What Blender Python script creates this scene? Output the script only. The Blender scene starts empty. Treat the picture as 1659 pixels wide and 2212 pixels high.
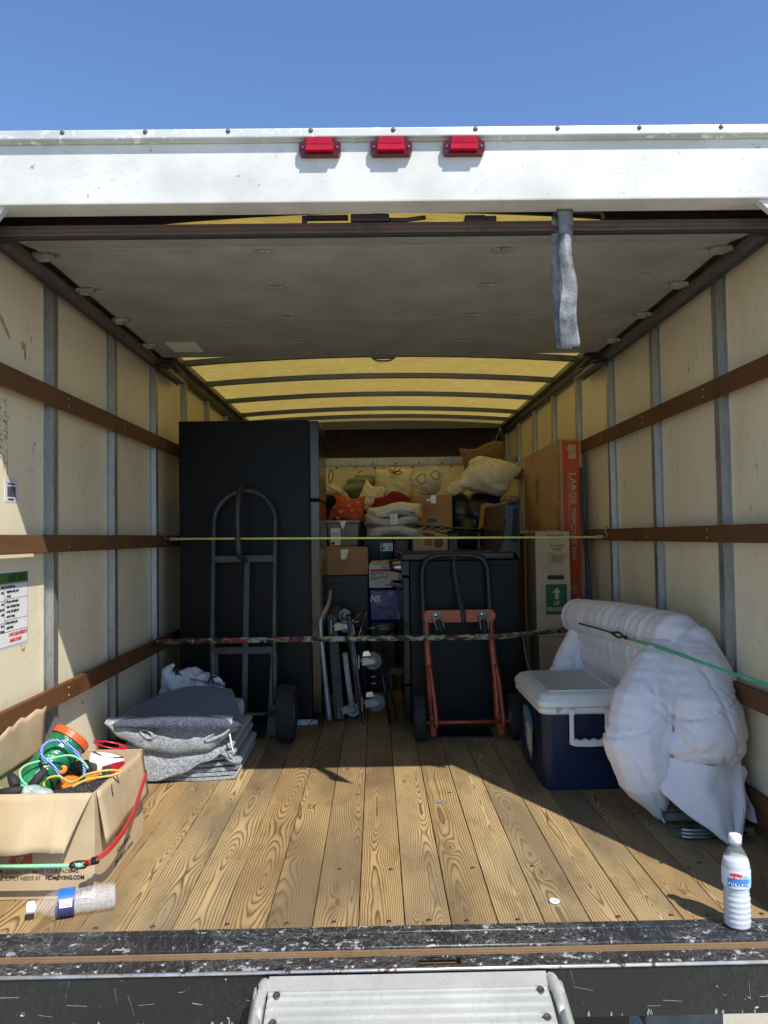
import bpy, bmesh, math, random
from mathutils import Vector, Matrix, noise
from math import sin, cos, pi, radians as R
random.seed(7)
sc = bpy.context.scene
# ---------------- camera ----------------
cd = bpy.data.cameras.new("camera"); cam = bpy.data.objects.new("camera", cd)
sc.collection.objects.link(cam); sc.camera = cam
RX = Vector((0.9998317898647705, -0.010796063393213663, -0.014826900924298028))
RY = Vector((-0.014466859204077672, 0.032696649133732804, -0.9993606151536065))
RZ = Vector((0.011273950531141731, 0.9994070112574933, 0.03253496409689255))
# camera matrix: columns are camera right, camera up, camera back in world axes
cam.matrix_world = Matrix(((RX[0], -RY[0], -RZ[0], 0), (RX[1], -RY[1], -RZ[1], 0), (RX[2], -RY[2], -RZ[2], .97), (0, 0, 0, 1)))
cd.sensor_fit = 'VERTICAL'; cd.sensor_height = 36; cd.lens = 36 * 1620 / 2212
cd.clip_start = .05; cd.clip_end = 3000
sc.render.resolution_x = 768; sc.render.resolution_y = 1024
# ---------------- light ----------------
SUN = Vector((.44, -.713, 1.0))
el = math.asin(SUN.normalized().z); az = math.atan2(SUN.x, SUN.y)
w = bpy.data.worlds.new("World"); sc.world = w; w.use_nodes = True
nt = w.node_tree; nt.nodes.clear()
sk = nt.nodes.new('ShaderNodeTexSky'); sk.sky_type = 'NISHITA'; sk.sun_disc = False
sk.sun_elevation = el; sk.sun_rotation = az; sk.air_density = 1.0; sk.dust_density = 0; sk.ozone_density = 6.0; sk.altitude = 1800
bg = nt.nodes.new('ShaderNodeBackground'); bg.inputs[1].default_value = .15
ow = nt.nodes.new('ShaderNodeOutputWorld'); nt.links.new(sk.outputs[0], bg.inputs[0]); nt.links.new(bg.outputs[0], ow.inputs[0])
sl = bpy.data.lights.new("sun", 'SUN'); sl.energy = 3.9; sl.angle = R(.53); sl.color = (1, .955, .88)
so = bpy.data.objects.new("sun", sl); sc.collection.objects.link(so); so.rotation_euler = SUN.to_track_quat('Z', 'Y').to_euler()
so.location = (3, -5, 8)
sc.view_settings.view_transform = 'Standard'; sc.view_settings.look = 'None'; sc.view_settings.exposure = .66
sc.view_settings.gamma = 1; sc.view_settings.use_curve_mapping = False
sc.cycles.use_denoising = True; sc.cycles.denoising_prefilter = 'ACCURATE'; sc.cycles.denoising_input_passes = 'RGB_ALBEDO_NORMAL'; sc.cycles.max_bounces = 12; sc.cycles.diffuse_bounces = 6; sc.cycles.transmission_bounces = 10
sc.cycles.transparent_max_bounces = 12; sc.cycles.sample_clamp_indirect = 6
# ---------------- helpers ----------------
W = {}
def link(o, parent=None, wloc=(0, 0, 0)):
    sc.collection.objects.link(o); wloc = Vector(wloc)
    if parent is not None:
        o.parent = parent; o.location = wloc - W[parent.name]
    else: o.location = wloc
    W[o.name] = wloc
    return o
def tag(o, label=None, cat=None, group=None, kind=None):
    for k, v in (('label', label), ('category', cat), ('group', group), ('kind', kind)):
        if v: o[k] = v
    return o
def thing(name, label, cat, loc, group=None):
    o = bpy.data.objects.new(name, None); o.empty_display_size = .05
    link(o, None, loc); return tag(o, label, cat, group)
class MB:
    def __init__(s): s.bm = bmesh.new(); s.M = Matrix.Identity(4)
    def _add(s, vs, fs):
        v = [s.bm.verts.new(s.M @ Vector(p)) for p in vs]; out = []
        for f in fs:
            try: out.append(s.bm.faces.new([v[i] for i in f]))
            except ValueError: pass
        return v
    def box(s, a, b, bev=0, rot=None, taper=1.0):
        a = Vector(a); b = Vector(b); c = (a + b) / 2; h = (b - a) / 2; h = Vector((abs(h.x), abs(h.y), abs(h.z)))
        t = bmesh.new(); bmesh.ops.create_cube(t, size=2)
        for v in t.verts:
            k = taper if v.co.z < 0 else 1
            v.co = Vector((v.co.x * h.x * k, v.co.y * h.y * k, v.co.z * h.z))
        if bev: bmesh.ops.bevel(t, geom=t.edges[:], offset=min(bev, .98 * min(h)), segments=2, affect='EDGES', profile=.6)
        Mx = s.M @ Matrix.Translation(c) @ (rot.to_4x4() if rot else Matrix.Identity(4))
        s._merge(t, Mx); return s
    def _merge(s, t, Mx):
        mp = {v: s.bm.verts.new(Mx @ v.co) for v in t.verts}
        for f in t.faces:
            try: nf = s.bm.faces.new([mp[v] for v in f.verts]); nf.smooth = f.smooth
            except ValueError: pass
        t.free()
    def tube(s, pts, r, seg=10, closed=False, cap=True, flat=None):
        pts = [Vector(p) for p in pts]; n = len(pts); rings = []
        rs = r if isinstance(r, (list, tuple)) else [r] * n
        up = None
        for i, p in enumerate(pts):
            a = pts[(i - 1) % n] if (closed or i > 0) else p
            b = pts[(i + 1) % n] if (closed or i < n - 1) else p
            d = (b - a).normalized() if (b - a).length > 1e-9 else Vector((0, 0, 1))
            if up is None:
                up = Vector((0, 0, 1)) if abs(d.z) < .9 else Vector((0, 1, 0))
            x = d.cross(up)
            if x.length < 1e-6: x = d.orthogonal()
            x.normalize(); y = x.cross(d).normalized(); up = y
            fx, fy = flat if flat else (1, 1)
            rings.append([s.bm.verts.new(s.M @ (p + x * cos(2 * pi * k / seg) * rs[i] * fx + y * sin(2 * pi * k / seg) * rs[i] * fy)) for k in range(seg)])
        m = n if closed else n - 1
        for i in range(m):
            A, B = rings[i], rings[(i + 1) % n]
            for k in range(seg):
                f = s.bm.faces.new((A[k], A[(k + 1) % seg], B[(k + 1) % seg], B[k])); f.smooth = True
        if cap and not closed:
            s.bm.faces.new(rings[0][::-1]); s.bm.faces.new(rings[-1])
        return s
    def cyl(s, a, b, r, seg=20, r2=None): return s.tube([a, b], [r, r if r2 is None else r2], seg)
    def lathe(s, prof, c, axis=(0, 0, 1), seg=32, smooth=True):
        q = Vector((0, 0, 1)).rotation_difference(Vector(axis)).to_matrix().to_4x4(); Mx = s.M @ Matrix.Translation(Vector(c)) @ q
        rings = []
        for (r, z) in prof:
            if r < 1e-6: rings.append([s.bm.verts.new(Mx @ Vector((0, 0, z)))])
            else: rings.append([s.bm.verts.new(Mx @ Vector((r * cos(2 * pi * k / seg), r * sin(2 * pi * k / seg), z))) for k in range(seg)])
        for A, B in zip(rings, rings[1:]):
            for k in range(seg):
                a = A[k % len(A)]; b = A[(k + 1) % seg % len(A)]; c2 = B[(k + 1) % seg % len(B)]; d = B[k % len(B)]
                vs = []
                for v in (a, b, c2, d):
                    if v not in vs: vs.append(v)
                if len(vs) > 2:
                    try: f = s.bm.faces.new(vs); f.smooth = smooth
                    except ValueError: pass
        return s
    def prism(s, poly, ext, origin=(0, 0, 0), u=(1, 0, 0), v=(0, 0, 1), n=(0, 1, 0)):
        o = Vector(origin); u = Vector(u); v = Vector(v); n = Vector(n)
        A = [s.bm.verts.new(s.M @ (o + u * p[0] + v * p[1])) for p in poly]
        B = [s.bm.verts.new(s.M @ (o + u * p[0] + v * p[1] + n * ext)) for p in poly]
        s.bm.faces.new(A[::-1]); s.bm.faces.new(B); k = len(A)
        for i in range(k): s.bm.faces.new((A[i], A[(i + 1) % k], B[(i + 1) % k], B[i]))
        return s
    def grid(s, f, nu, nv, smooth=True):
        g = [[s.bm.verts.new(s.M @ Vector(f(i / nu, j / nv))) for j in range(nv + 1)] for i in range(nu + 1)]
        for i in range(nu):
            for j in range(nv):
                fc = s.bm.faces.new((g[i][j], g[i + 1][j], g[i + 1][j + 1], g[i][j + 1])); fc.smooth = smooth
        return g
    def ball(s, c, r, seg=16, rot=None):
        t = bmesh.new(); bmesh.ops.create_uvsphere(t, u_segments=seg, v_segments=max(6, seg // 2), radius=1)
        for f in t.faces: f.smooth = True
        r = r if isinstance(r, (tuple, list)) else (r, r, r)
        s._merge(t, s.M @ Matrix.Translation(Vector(c)) @ (rot.to_4x4() if rot else Matrix.Identity(4)) @ Matrix.Diagonal((*r, 1))); return s
def finish(name, bm, m, parent=None, wloc=None, smooth=False, recalc=True):
    wl = Vector(wloc) if wloc is not None else (W[parent.name] if parent is not None else Vector((0, 0, 0)))
    if recalc: bmesh.ops.recalc_face_normals(bm, faces=bm.faces)
    bmesh.ops.translate(bm, verts=bm.verts, vec=-wl)
    if smooth:
        for f in bm.faces: f.smooth = True
    me = bpy.data.meshes.new(name); bm.to_mesh(me); bm.free(); me.materials.append(m)
    return link(bpy.data.objects.new(name, me), parent, wl)
def ob(name, mb, m, parent=None, wloc=None, smooth=False, recalc=True): return finish(name, mb.bm, m, parent, wloc, smooth, recalc)
def inst(o, parent, wloc, rot=None):
    c = o.copy(); c.parent = None; link(c, parent, wloc)
    if rot is not None: c.rotation_euler = rot
    return c
def box(name, a, b, m, parent=None, bev=0, **k): return ob(name, MB().box(a, b, bev, **k), m, parent)
def tube(name, pts, r, m, parent=None, **k): return ob(name, MB().tube(pts, r, **k), m, parent)
def smooth_path(pts, n=8, closed=False):
    P = [Vector(p) for p in pts]; out = []; N = len(P)
    for i in range(N if closed else N - 1):
        p0 = P[(i - 1) % N] if closed or i > 0 else P[0]; p1 = P[i]; p2 = P[(i + 1) % N]; p3 = P[(i + 2) % N] if closed or i < N - 2 else P[-1]
        for k in range(n):
            t = k / n
            out.append(.5 * ((2 * p1) + (p2 - p0) * t + (2 * p0 - 5 * p1 + 4 * p2 - p3) * t * t + (3 * p1 - p0 - 3 * p2 + p3) * t ** 3))
    if not closed: out.append(P[-1])
    return out
def text(name, s, size, o, right, up, m, parent, align='LEFT', sx=1.0, ext=.0004, bold=0.0, shear=0):
    cu = bpy.data.curves.new('t', 'FONT'); cu.body = s; cu.size = size; cu.extrude = ext; cu.align_x = align; cu.offset = bold; cu.resolution_u = 2; cu.shear = shear
    cu.space_line = 1.0
    tmp = bpy.data.objects.new('t', cu); sc.collection.objects.link(tmp)
    dg = bpy.context.evaluated_depsgraph_get(); me = bpy.data.meshes.new_from_object(tmp.evaluated_get(dg))
    bpy.data.objects.remove(tmp); bpy.data.curves.remove(cu)
    r = Vector(right).normalized(); u = Vector(up).normalized(); n = r.cross(u)
    wl = W[parent.name]; O = Vector(o) - wl
    Mx = Matrix(((r.x * sx, u.x, n.x, O.x), (r.y * sx, u.y, n.y, O.y), (r.z * sx, u.z, n.z, O.z), (0, 0, 0, 1)))
    me.transform(Mx); me.materials.clear(); me.materials.append(m)
    return link(bpy.data.objects.new(name, me), parent, wl)
def soft(name, prims, voxel, m, parent=None, sm=6, disp=None, wloc=None):
    mb = MB()
    for p in prims:
        if p[0] == 'c':        # capsule chain: [(point, radius) ...]
            ch = p[1]
            for (a, ra), (b, rb) in zip(ch, ch[1:]):
                n = max(2, int((Vector(b) - Vector(a)).length / (min(ra, rb) * .35)))
                n = min(n, 14)
                for i in range(n + 1):
                    t = i / n; mb.ball(Vector(a).lerp(Vector(b), t), ra + (rb - ra) * t, 12)
        elif p[0] == 'e': mb.ball(p[1], p[2], 20, p[3] if len(p) > 3 else None)
        elif p[0] == 'b': mb.box(p[1], p[2], p[3] if len(p) > 3 else 0)
    me = bpy.data.meshes.new('tmp'); mb.bm.to_mesh(me); mb.bm.free()
    tmp = bpy.data.objects.new('tmp', me); sc.collection.objects.link(tmp)
    rm = tmp.modifiers.new('r', 'REMESH'); rm.mode = 'VOXEL'; rm.voxel_size = voxel
    if sm: s_ = tmp.modifiers.new('s', 'SMOOTH'); s_.iterations = sm; s_.factor = .5
    dg = bpy.context.evaluated_depsgraph_get(); me2 = bpy.data.meshes.new_from_object(tmp.evaluated_get(dg))
    bpy.data.objects.remove(tmp); bpy.data.meshes.remove(me)
    bm = bmesh.new(); bm.from_mesh(me2); bpy.data.meshes.remove(me2)
    if disp:
        bm.normal_update(); new = [v.co + v.normal * disp(v.co, v.normal) for v in bm.verts]
        for v, c in zip(bm.verts, new): v.co = c
    return finish(name, bm, m, parent, wloc, smooth=True)
def nz(p, s=1, o=0): return noise.noise(Vector(p) * s + Vector((o, o * 1.7, o * .3)))
def ridge(p, s, o=0): return 1 - min(1, abs(noise.noise(Vector(p) * s + Vector((o, -o, o)))) * 3.2)
# ---------------- materials ----------------
def nodes(name):
    m = bpy.data.materials.new(name); m.use_nodes = True; t = m.node_tree
    return m, t, t.nodes['Principled BSDF']
def N(t, ty, **k):
    n = t.nodes.new(ty)
    for a, b in k.items():
        if a.startswith('i'): n.inputs[int(a[1:])].default_value = b
        else: setattr(n, a, b)
    return n
def ramp(t, pts, fac, interp='LINEAR'):
    r = t.nodes.new('ShaderNodeValToRGB'); r.color_ramp.interpolation = interp; e = r.color_ramp.elements
    while len(e) < len(pts): e.new(.5)
    for x, (p, c) in zip(e, pts):
        x.position = p; x.color = (*c, 1) if len(c) == 3 else c
    t.links.new(fac, r.inputs[0]); return r
def math_(t, op, a, b=None, c=None, clamp=False):
    n = t.nodes.new('ShaderNodeMath'); n.operation = op; n.use_clamp = clamp
    for i, v in enumerate((a, b, c)):
        if v is None: continue
        if isinstance(v, (int, float)): n.inputs[i].default_value = v
        else: t.links.new(v, n.inputs[i])
    return n.outputs[0]
def mapped(t, sx, sy, sz, src='Object', rnd=False):
    tc = t.nodes.new('ShaderNodeTexCoord'); mp = t.nodes.new('ShaderNodeMapping'); mp.inputs['Scale'].default_value = (sx, sy, sz)
    t.links.new(tc.outputs[src], mp.inputs[0])
    if rnd:
        oi = t.nodes.new('ShaderNodeObjectInfo'); cx = t.nodes.new('ShaderNodeCombineXYZ')
        a = math_(t, 'MULTIPLY', oi.outputs['Random'], 91.7)
        for i in range(3): t.links.new(a, cx.inputs[i])
        t.links.new(cx.outputs[0], mp.inputs['Location'])
    return mp.outputs[0]
def mixc(t, f, a, b, mode='MIX'):
    n = t.nodes.new('ShaderNodeMix'); n.data_type = 'RGBA'; n.blend_type = mode
    if isinstance(f, (int, float)): n.inputs[0].default_value = f
    else: t.links.new(f, n.inputs[0])
    for i, v in ((6, a), (7, b)):
        if isinstance(v, tuple): n.inputs[i].default_value = (*v, 1)
        else: t.links.new(v, n.inputs[i])
    return n.outputs[2]
def noise_(t, vec, s, d=3, r=.55, dist=0):
    n = t.nodes.new('ShaderNodeTexNoise'); n.inputs['Scale'].default_value = s; n.inputs['Detail'].default_value = d
    n.inputs['Roughness'].default_value = r; n.inputs['Distortion'].default_value = dist
    t.links.new(vec, n.inputs['Vector']); return n.outputs[0]
def bump(t, b, h, strength=.3, dist=.002):
    n = t.nodes.new('ShaderNodeBump'); n.inputs['Strength'].default_value = strength; n.inputs['Distance'].default_value = dist
    t.links.new(h, n.inputs['Height']); t.links.new(n.outputs[0], b.inputs['Normal'])
def mat(name, c, r=.6, metal=0, var=.25, vs=6, bs=0, bstr=.3, bd=.001, c2=None, wear=None, ws=40, wt=.62, rnd=False, sc3=(1, 1, 1), sheen=0, spec=None):
    """plain surface: base colour with soft variation, optional second colour in worn flecks, fine relief"""
    m, t, b = nodes(name); v = mapped(t, *sc3, rnd=rnd)
    n1 = noise_(t, v, vs, 4, .6)
    d = tuple(x * (1 - var) for x in c); u = tuple(min(1, x * (1 + var)) for x in c) if c2 is None else c2
    col = ramp(t, [(.3, d), (.7, u)], n1).outputs[0]
    if wear:
        k = math_(t, 'GREATER_THAN', noise_(t, v, ws, 6, .7, .4), wt); col = mixc(t, k, col, wear)
    t.links.new(col, b.inputs['Base Color']); b.inputs['Roughness'].default_value = r; b.inputs['Metallic'].default_value = metal
    if spec is not None: b.inputs['Specular IOR Level'].default_value = spec
    if sheen: b.inputs['Sheen Weight'].default_value = sheen
    if bs: bump(t, b, noise_(t, v, bs, 4, .6), bstr, bd)
    return m
def flat(name, c, r=.6, metal=0, emis=None):
    m, t, b = nodes(name); v = mapped(t, 1, 1, 1); n = noise_(t, v, 30, 2)
    col = ramp(t, [(.3, tuple(x * .9 for x in c)), (.7, c)], n).outputs[0]
    t.links.new(col, b.inputs['Base Color']); b.inputs['Roughness'].default_value = r; b.inputs['Metallic'].default_value = metal
    return m
# wood: growth rings of a flat-sawn board, seen where the saw cut them; knots push the rings aside
def wood(name, light, dark, ring_w=.0062, rough=.62, weather=.35, knots=True, bstr=.35, axis='Y', wcol=(.30, .26, .19), ring=.85, depth=.022, wob=.075, tint=(.70, .50, .30)):
    m, t, b = nodes(name)
    tc = t.nodes.new('ShaderNodeTexCoord'); sp_ = t.nodes.new('ShaderNodeSeparateXYZ'); t.links.new(tc.outputs['Object'], sp_.inputs[0])
    oi = t.nodes.new('ShaderNodeObjectInfo'); rn_ = oi.outputs['Random']
    X = sp_.outputs[0] if axis == 'Y' else sp_.outputs[2]; Y = sp_.outputs[1] if axis in ('Y', 'Z') else sp_.outputs[0]
    if axis == 'W': X, Y = sp_.outputs[2], sp_.outputs[1]
    sw = (1, 1, 1)
    cx = math_(t, 'MULTIPLY', math_(t, 'SUBTRACT', math_(t, 'FRACT', math_(t, 'MULTIPLY', rn_, 13.7)), .5), .09)
    d0 = math_(t, 'MULTIPLY', math_(t, 'FRACT', math_(t, 'MULTIPLY', rn_, 7.31)), depth)
    cb = t.nodes.new('ShaderNodeCombineXYZ'); t.links.new(math_(t, 'MULTIPLY', X, 2.2), cb.inputs[0]); t.links.new(math_(t, 'MULTIPLY', Y, .95), cb.inputs[1]); t.links.new(math_(t, 'MULTIPLY', rn_, 57.3), cb.inputs[2])
    wn = noise_(t, cb.outputs[0], 1, 2, .45)
    cb2 = t.nodes.new('ShaderNodeCombineXYZ'); t.links.new(math_(t, 'MULTIPLY', X, 16), cb2.inputs[0]); t.links.new(math_(t, 'MULTIPLY', Y, 4.5), cb2.inputs[1]); t.links.new(math_(t, 'MULTIPLY', rn_, 31.1), cb2.inputs[2])
    wf = noise_(t, cb2.outputs[0], 1, 2, .5)
    D = math_(t, 'ADD', math_(t, 'ADD', d0, .006), math_(t, 'MULTIPLY', math_(t, 'SUBTRACT', wn, .5), wob * 4))
    dx = math_(t, 'SUBTRACT', X, math_(t, 'ADD', cx, math_(t, 'MULTIPLY', math_(t, 'SUBTRACT', wf, .5), .012)))
    r = math_(t, 'SQRT', math_(t, 'ADD', math_(t, 'MULTIPLY', dx, dx), math_(t, 'MULTIPLY', D, D)))
    r = math_(t, 'ADD', r, math_(t, 'MULTIPLY', math_(t, 'SUBTRACT', wf, .5), .010))
    if knots:
        cb3 = t.nodes.new('ShaderNodeCombineXYZ'); t.links.new(math_(t, 'MULTIPLY', X, 9), cb3.inputs[0]); t.links.new(math_(t, 'ADD', math_(t, 'MULTIPLY', Y, 2.6), math_(t, 'MULTIPLY', rn_, 77)), cb3.inputs[1])
        vo = t.nodes.new('ShaderNodeTexVoronoi'); vo.voronoi_dimensions = '2D'; vo.inputs['Scale'].default_value = 1; vo.inputs['Randomness'].default_value = 1
        t.links.new(cb3.outputs[0], vo.inputs['Vector']); sc_ = t.nodes.new('ShaderNodeSeparateColor'); t.links.new(vo.outputs['Color'], sc_.inputs[0])
        on = math_(t, 'GREATER_THAN', sc_.outputs[0], .74)
        d = math_(t, 'SUBTRACT', 1, math_(t, 'MULTIPLY', math_(t, 'ADD', vo.outputs['Distance'], math_(t, 'MULTIPLY', math_(t, 'SUBTRACT', wf, .5), .12)), 2.6), clamp=True)
        k = math_(t, 'MULTIPLY', math_(t, 'MULTIPLY', math_(t, 'POWER', d, 2.2), .034), on)
        r = math_(t, 'ADD', r, k); core = math_(t, 'MULTIPLY', math_(t, 'GREATER_THAN', d, .87), on)
    v3 = mapped(t, *((150, 3.0, 150) if axis == 'Y' else (3.0, 150, 150) if axis == 'X' else (150, 3.0, 150)), rnd=True)
    fib = noise_(t, v3, 1, 3, .6)
    f = math_(t, 'FRACT', math_(t, 'ADD', math_(t, 'MULTIPLY', math_(t, 'DIVIDE', r, ring_w), math_(t, 'ADD', .72, math_(t, 'MULTIPLY', math_(t, 'FRACT', math_(t, 'MULTIPLY', rn_, 3.33)), .75))), math_(t, 'MULTIPLY', fib, .25)))
    g = ramp(t, [(0, (1, 1, 1)), (.10, (.12, .12, .12)), (.42, (0, 0, 0)), (.72, (.40, .40, .40)), (.92, (1, 1, 1))], f).outputs[0]
    rv = math_(t, 'ADD', .55, math_(t, 'MULTIPLY', noise_(t, cb.outputs[0], 3.1, 3), .9))
    g2 = math_(t, 'MULTIPLY', math_(t, 'MULTIPLY', g, ring), rv, clamp=True)
    col = mixc(t, g2, light, dark)
    big = noise_(t, mapped(t, 3, .9, 3, rnd=True), 1.3, 3)
    col = mixc(t, math_(t, 'MULTIPLY', ramp(t, [(.42, (0, 0, 0)), (.65, (1, 1, 1))], big).outputs[0], weather), col, mixc(t, .6, wcol, dark) )
    col = mixc(t, ramp(t, [(0, (0, 0, 0)), (1, (.55, .55, .55))], rn_).outputs[0], col, mixc(t, .85, col, tint, 'MULTIPLY'))
    col = mixc(t, math_(t, 'MULTIPLY', fib, .30), col, dark)
    if knots: col = mixc(t, math_(t, 'MULTIPLY', core, .55), col, (.10, .05, .02))
    dn = noise_(t, mapped(t, 6, 2, 6, rnd=True), 2, 5, .7)
    col = mixc(t, math_(t, 'MULTIPLY', ramp(t, [(.52, (0, 0, 0)), (.70, (1, 1, 1))], dn).outputs[0], .40), col, tuple(x * .55 for x in dark))
    sp = noise_(t, mapped(t, 30, 12, 30, rnd=True), 6, 4, .7)
    col = mixc(t, math_(t, 'MULTIPLY', math_(t, 'GREATER_THAN', sp, .68), .55), col, (.07, .05, .03))
    sp2 = noise_(t, mapped(t, 45, 26, 45, rnd=True), 7, 3, .7)
    col = mixc(t, math_(t, 'MULTIPLY', math_(t, 'GREATER_THAN', sp2, .70), .65), col, (.60, .54, .40))
    t.links.new(col, b.inputs['Base Color']); t.links.new(ramp(t, [(.3, (rough * .8,) * 3), (.7, (min(1, rough * 1.2),) * 3)], big).outputs[0], b.inputs['Roughness']); b.inputs['Specular IOR Level'].default_value = .22
    bump(t, b, math_(t, 'SUBTRACT', math_(t, 'MULTIPLY', fib, .5), g), bstr, .0012)
    return m
def painted_worn(name, base, chip, scratch=(.4, .4, .38), r=.45, amt=.006, streak=(2.2, 14, 14), chips=.60, metal=0, sdir=None):
    """paint with long thin scratches and chipped spots"""
    m, t, b = nodes(name)
    v = mapped(t, 1, 1, 1); vs = mapped(t, *streak)
    s1 = noise_(t, vs, 5, 5, .75, 1.2); mask = noise_(t, v, 2.3, 3)
    k = math_(t, 'MULTIPLY', math_(t, 'COMPARE', s1, .5, amt), math_(t, 'GREATER_THAN', mask, .5))
    vb = mapped(t, 14, 2.2, 5); s2 = noise_(t, vb, 4, 4, .7, 1.5); k2 = math_(t, 'MULTIPLY', math_(t, 'COMPARE', s2, .52, amt * .8), math_(t, 'LESS_THAN', mask, .52))
    c3 = noise_(t, v, 38, 6, .72); k3 = math_(t, 'GREATER_THAN', math_(t, 'ADD', c3, math_(t, 'MULTIPLY', mask, .25)), chips + .125)
    bc = ramp(t, [(.3, tuple(x * .7 for x in base)), (.7, base)], noise_(t, v, 5, 4)).outputs[0]
    col = mixc(t, math_(t, 'MULTIPLY', k, .8), bc, scratch); col = mixc(t, math_(t, 'MULTIPLY', k2, .6), col, scratch); col = mixc(t, k3, col, chip)
    t.links.new(col, b.inputs['Base Color']); b.inputs['Roughness'].default_value = r; b.inputs['Metallic'].default_value = metal
    bump(t, b, math_(t, 'ADD', c3, k), .15, .0005)
    return m
def galv(name, c=(.38, .385, .37), r=.42, metal=.75):
    m, t, b = nodes(name); v = mapped(t, 1, 1, .35); vo = t.nodes.new('ShaderNodeTexVoronoi'); vo.inputs['Scale'].default_value = 110
    t.links.new(v, vo.inputs['Vector'])
    n = noise_(t, mapped(t, 4, 4, 1.1), 3, 4)
    a = mixc(t, .55, ramp(t, [(0, tuple(x * .75 for x in c)), (1, tuple(min(1, x * 1.3) for x in c))], vo.outputs['Color']).outputs[0],
             ramp(t, [(.3, tuple(x * .6 for x in c)), (.7, tuple(min(1, x * 1.25) for x in c))], n).outputs[0])
    t.links.new(a, b.inputs['Base Color']); b.inputs['Metallic'].default_value = metal
    t.links.new(ramp(t, [(.3, (r * .7,) * 3), (.8, (r * 1.3,) * 3)], n).outputs[0], b.inputs['Roughness'])
    bump(t, b, n, .12, .002)
    return m
def wallmat(name):
    m, t, b = nodes(name); v = mapped(t, 1, 1, 1)
    big = noise_(t, v, 1.1, 3); mid = noise_(t, mapped(t, 1, 1, .5), 6, 4)
    col = ramp(t, [(.3, (.82, .72, .49)), (.7, (.87, .79, .59))], big).outputs[0]
    col = mixc(t, math_(t, 'MULTIPLY', ramp(t, [(.55, (0, 0, 0)), (.8, (1, 1, 1))], mid).outputs[0], .30), col, (.45, .38, .24))
    # scuffs: clustered torn dark flecks
    fl = noise_(t, mapped(t, 1, 1, .6), 26, 7, .72, .8); cl = noise_(t, mapped(t, 1, 1, 1), 1.7, 2)
    k = math_(t, 'MULTIPLY', math_(t, 'GREATER_THAN', fl, .640), math_(t, 'GREATER_THAN', cl, .47))
    col = mixc(t, math_(t, 'MULTIPLY', k, .75), col, (.20, .15, .08))
    ln = noise_(t, mapped(t, 3, 3, .5), 4, 6, .7, 1.5); k2 = math_(t, 'MULTIPLY', math_(t, 'COMPARE', ln, .5, .0038), math_(t, 'GREATER_THAN', noise_(t, v, 2.9, 2), .56))
    col = mixc(t, math_(t, 'MULTIPLY', k2, .55), col, (.22, .17, .1))
    t.links.new(col, b.inputs['Base Color']); b.inputs['Roughness'].default_value = .34
    b.inputs['Specular IOR Level'].default_value = .45
    bump(t, b, mid, .1, .004)
    return m
def roofmat(name):
    m, t, b = nodes(name); v = mapped(t, 1, 1, 1)
    n = noise_(t, mapped(t, 2.5, 9, 1), 6, 6, .7, .6); n2 = noise_(t, v, 3, 3)
    c = ramp(t, [(.3, (.52, .42, .18)), (.5, (.62, .52, .25)), (.7, (.72, .62, .34))], n).outputs[0]
    c = mixc(t, math_(t, 'MULTIPLY', n2, .25), c, (.46, .36, .15))
    tr = t.nodes.new('ShaderNodeBsdfTranslucent'); t.links.new(c, tr.inputs[0])
    df = t.nodes.new('ShaderNodeBsdfDiffuse'); df.inputs[0].default_value = (.8, .78, .66, 1)
    mx = t.nodes.new('ShaderNodeMixShader'); mx.inputs[0].default_value = .22
    t.links.new(tr.outputs[0], mx.inputs[1]); t.links.new(df.outputs[0], mx.inputs[2])
    t.links.new(mx.outputs[0], t.nodes['Material Output'].inputs[0])
    return m
def felt(name, c1, c2, s=170, blue=None):
    m, t, b = nodes(name); v = mapped(t, 1, 1, 1)
    n = noise_(t, v, s, 3, .7); f = noise_(t, mapped(t, 1, 1.4, 1), 95, 4, .8, .8); bg_ = noise_(t, v, 5, 3)
    col = ramp(t, [(.40, c1), (.62, c2)], math_(t, 'ADD', math_(t, 'MULTIPLY', n, .5), math_(t, 'MULTIPLY', f, .5))).outputs[0]
    col = mixc(t, math_(t, 'MULTIPLY', bg_, .35), col, blue or tuple(x * .7 for x in c1))
    t.links.new(col, b.inputs['Base Color']); b.inputs['Roughness'].default_value = .95; b.inputs['Specular IOR Level'].default_value = .15
    b.inputs['Sheen Weight'].default_value = .25; bump(t, b, f, .7, .003)
    return m
def card(name, c=(.50, .35, .20), r=.8):
    m, t, b = nodes(name); v = mapped(t, 1, 1, 1)
    n = noise_(t, v, 7, 4); f = noise_(t, mapped(t, 60, 60, 4), 5, 3); sp = noise_(t, v, 160, 3, .7)
    col = ramp(t, [(.3, tuple(x * .86 for x in c)), (.7, tuple(min(1, x * 1.1) for x in c))], n).outputs[0]
    col = mixc(t, math_(t, 'MULTIPLY', math_(t, 'GREATER_THAN', sp, .66), .35), col, tuple(x * .55 for x in c))
    col = mixc(t, math_(t, 'MULTIPLY', f, .12), col, tuple(x * .6 for x in c))
    t.links.new(col, b.inputs['Base Color']); b.inputs['Roughness'].default_value = r; bump(t, b, f, .18, .0015)
    return m
def fabric(name, c, r=.85, bs=35, bstr=.5, bd=.01, weave=600, var=.08, trans=0):
    m, t, b = nodes(name); v = mapped(t, 1, 1, 1); n = noise_(t, v, 4, 3)
    col = ramp(t, [(.3, tuple(x * (1 - var) for x in c)), (.7, tuple(min(1, x * (1 + var)) for x in c))], n).outputs[0]
    t.links.new(col, b.inputs['Base Color']); b.inputs['Roughness'].default_value = r; b.inputs['Specular IOR Level'].default_value = .25
    h = math_(t, 'ADD', noise_(t, v, bs, 4, .55, 1.0), math_(t, 'MULTIPLY', noise_(t, v, weave, 2), .08))
    bump(t, b, h, bstr, bd)
    return m
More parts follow.
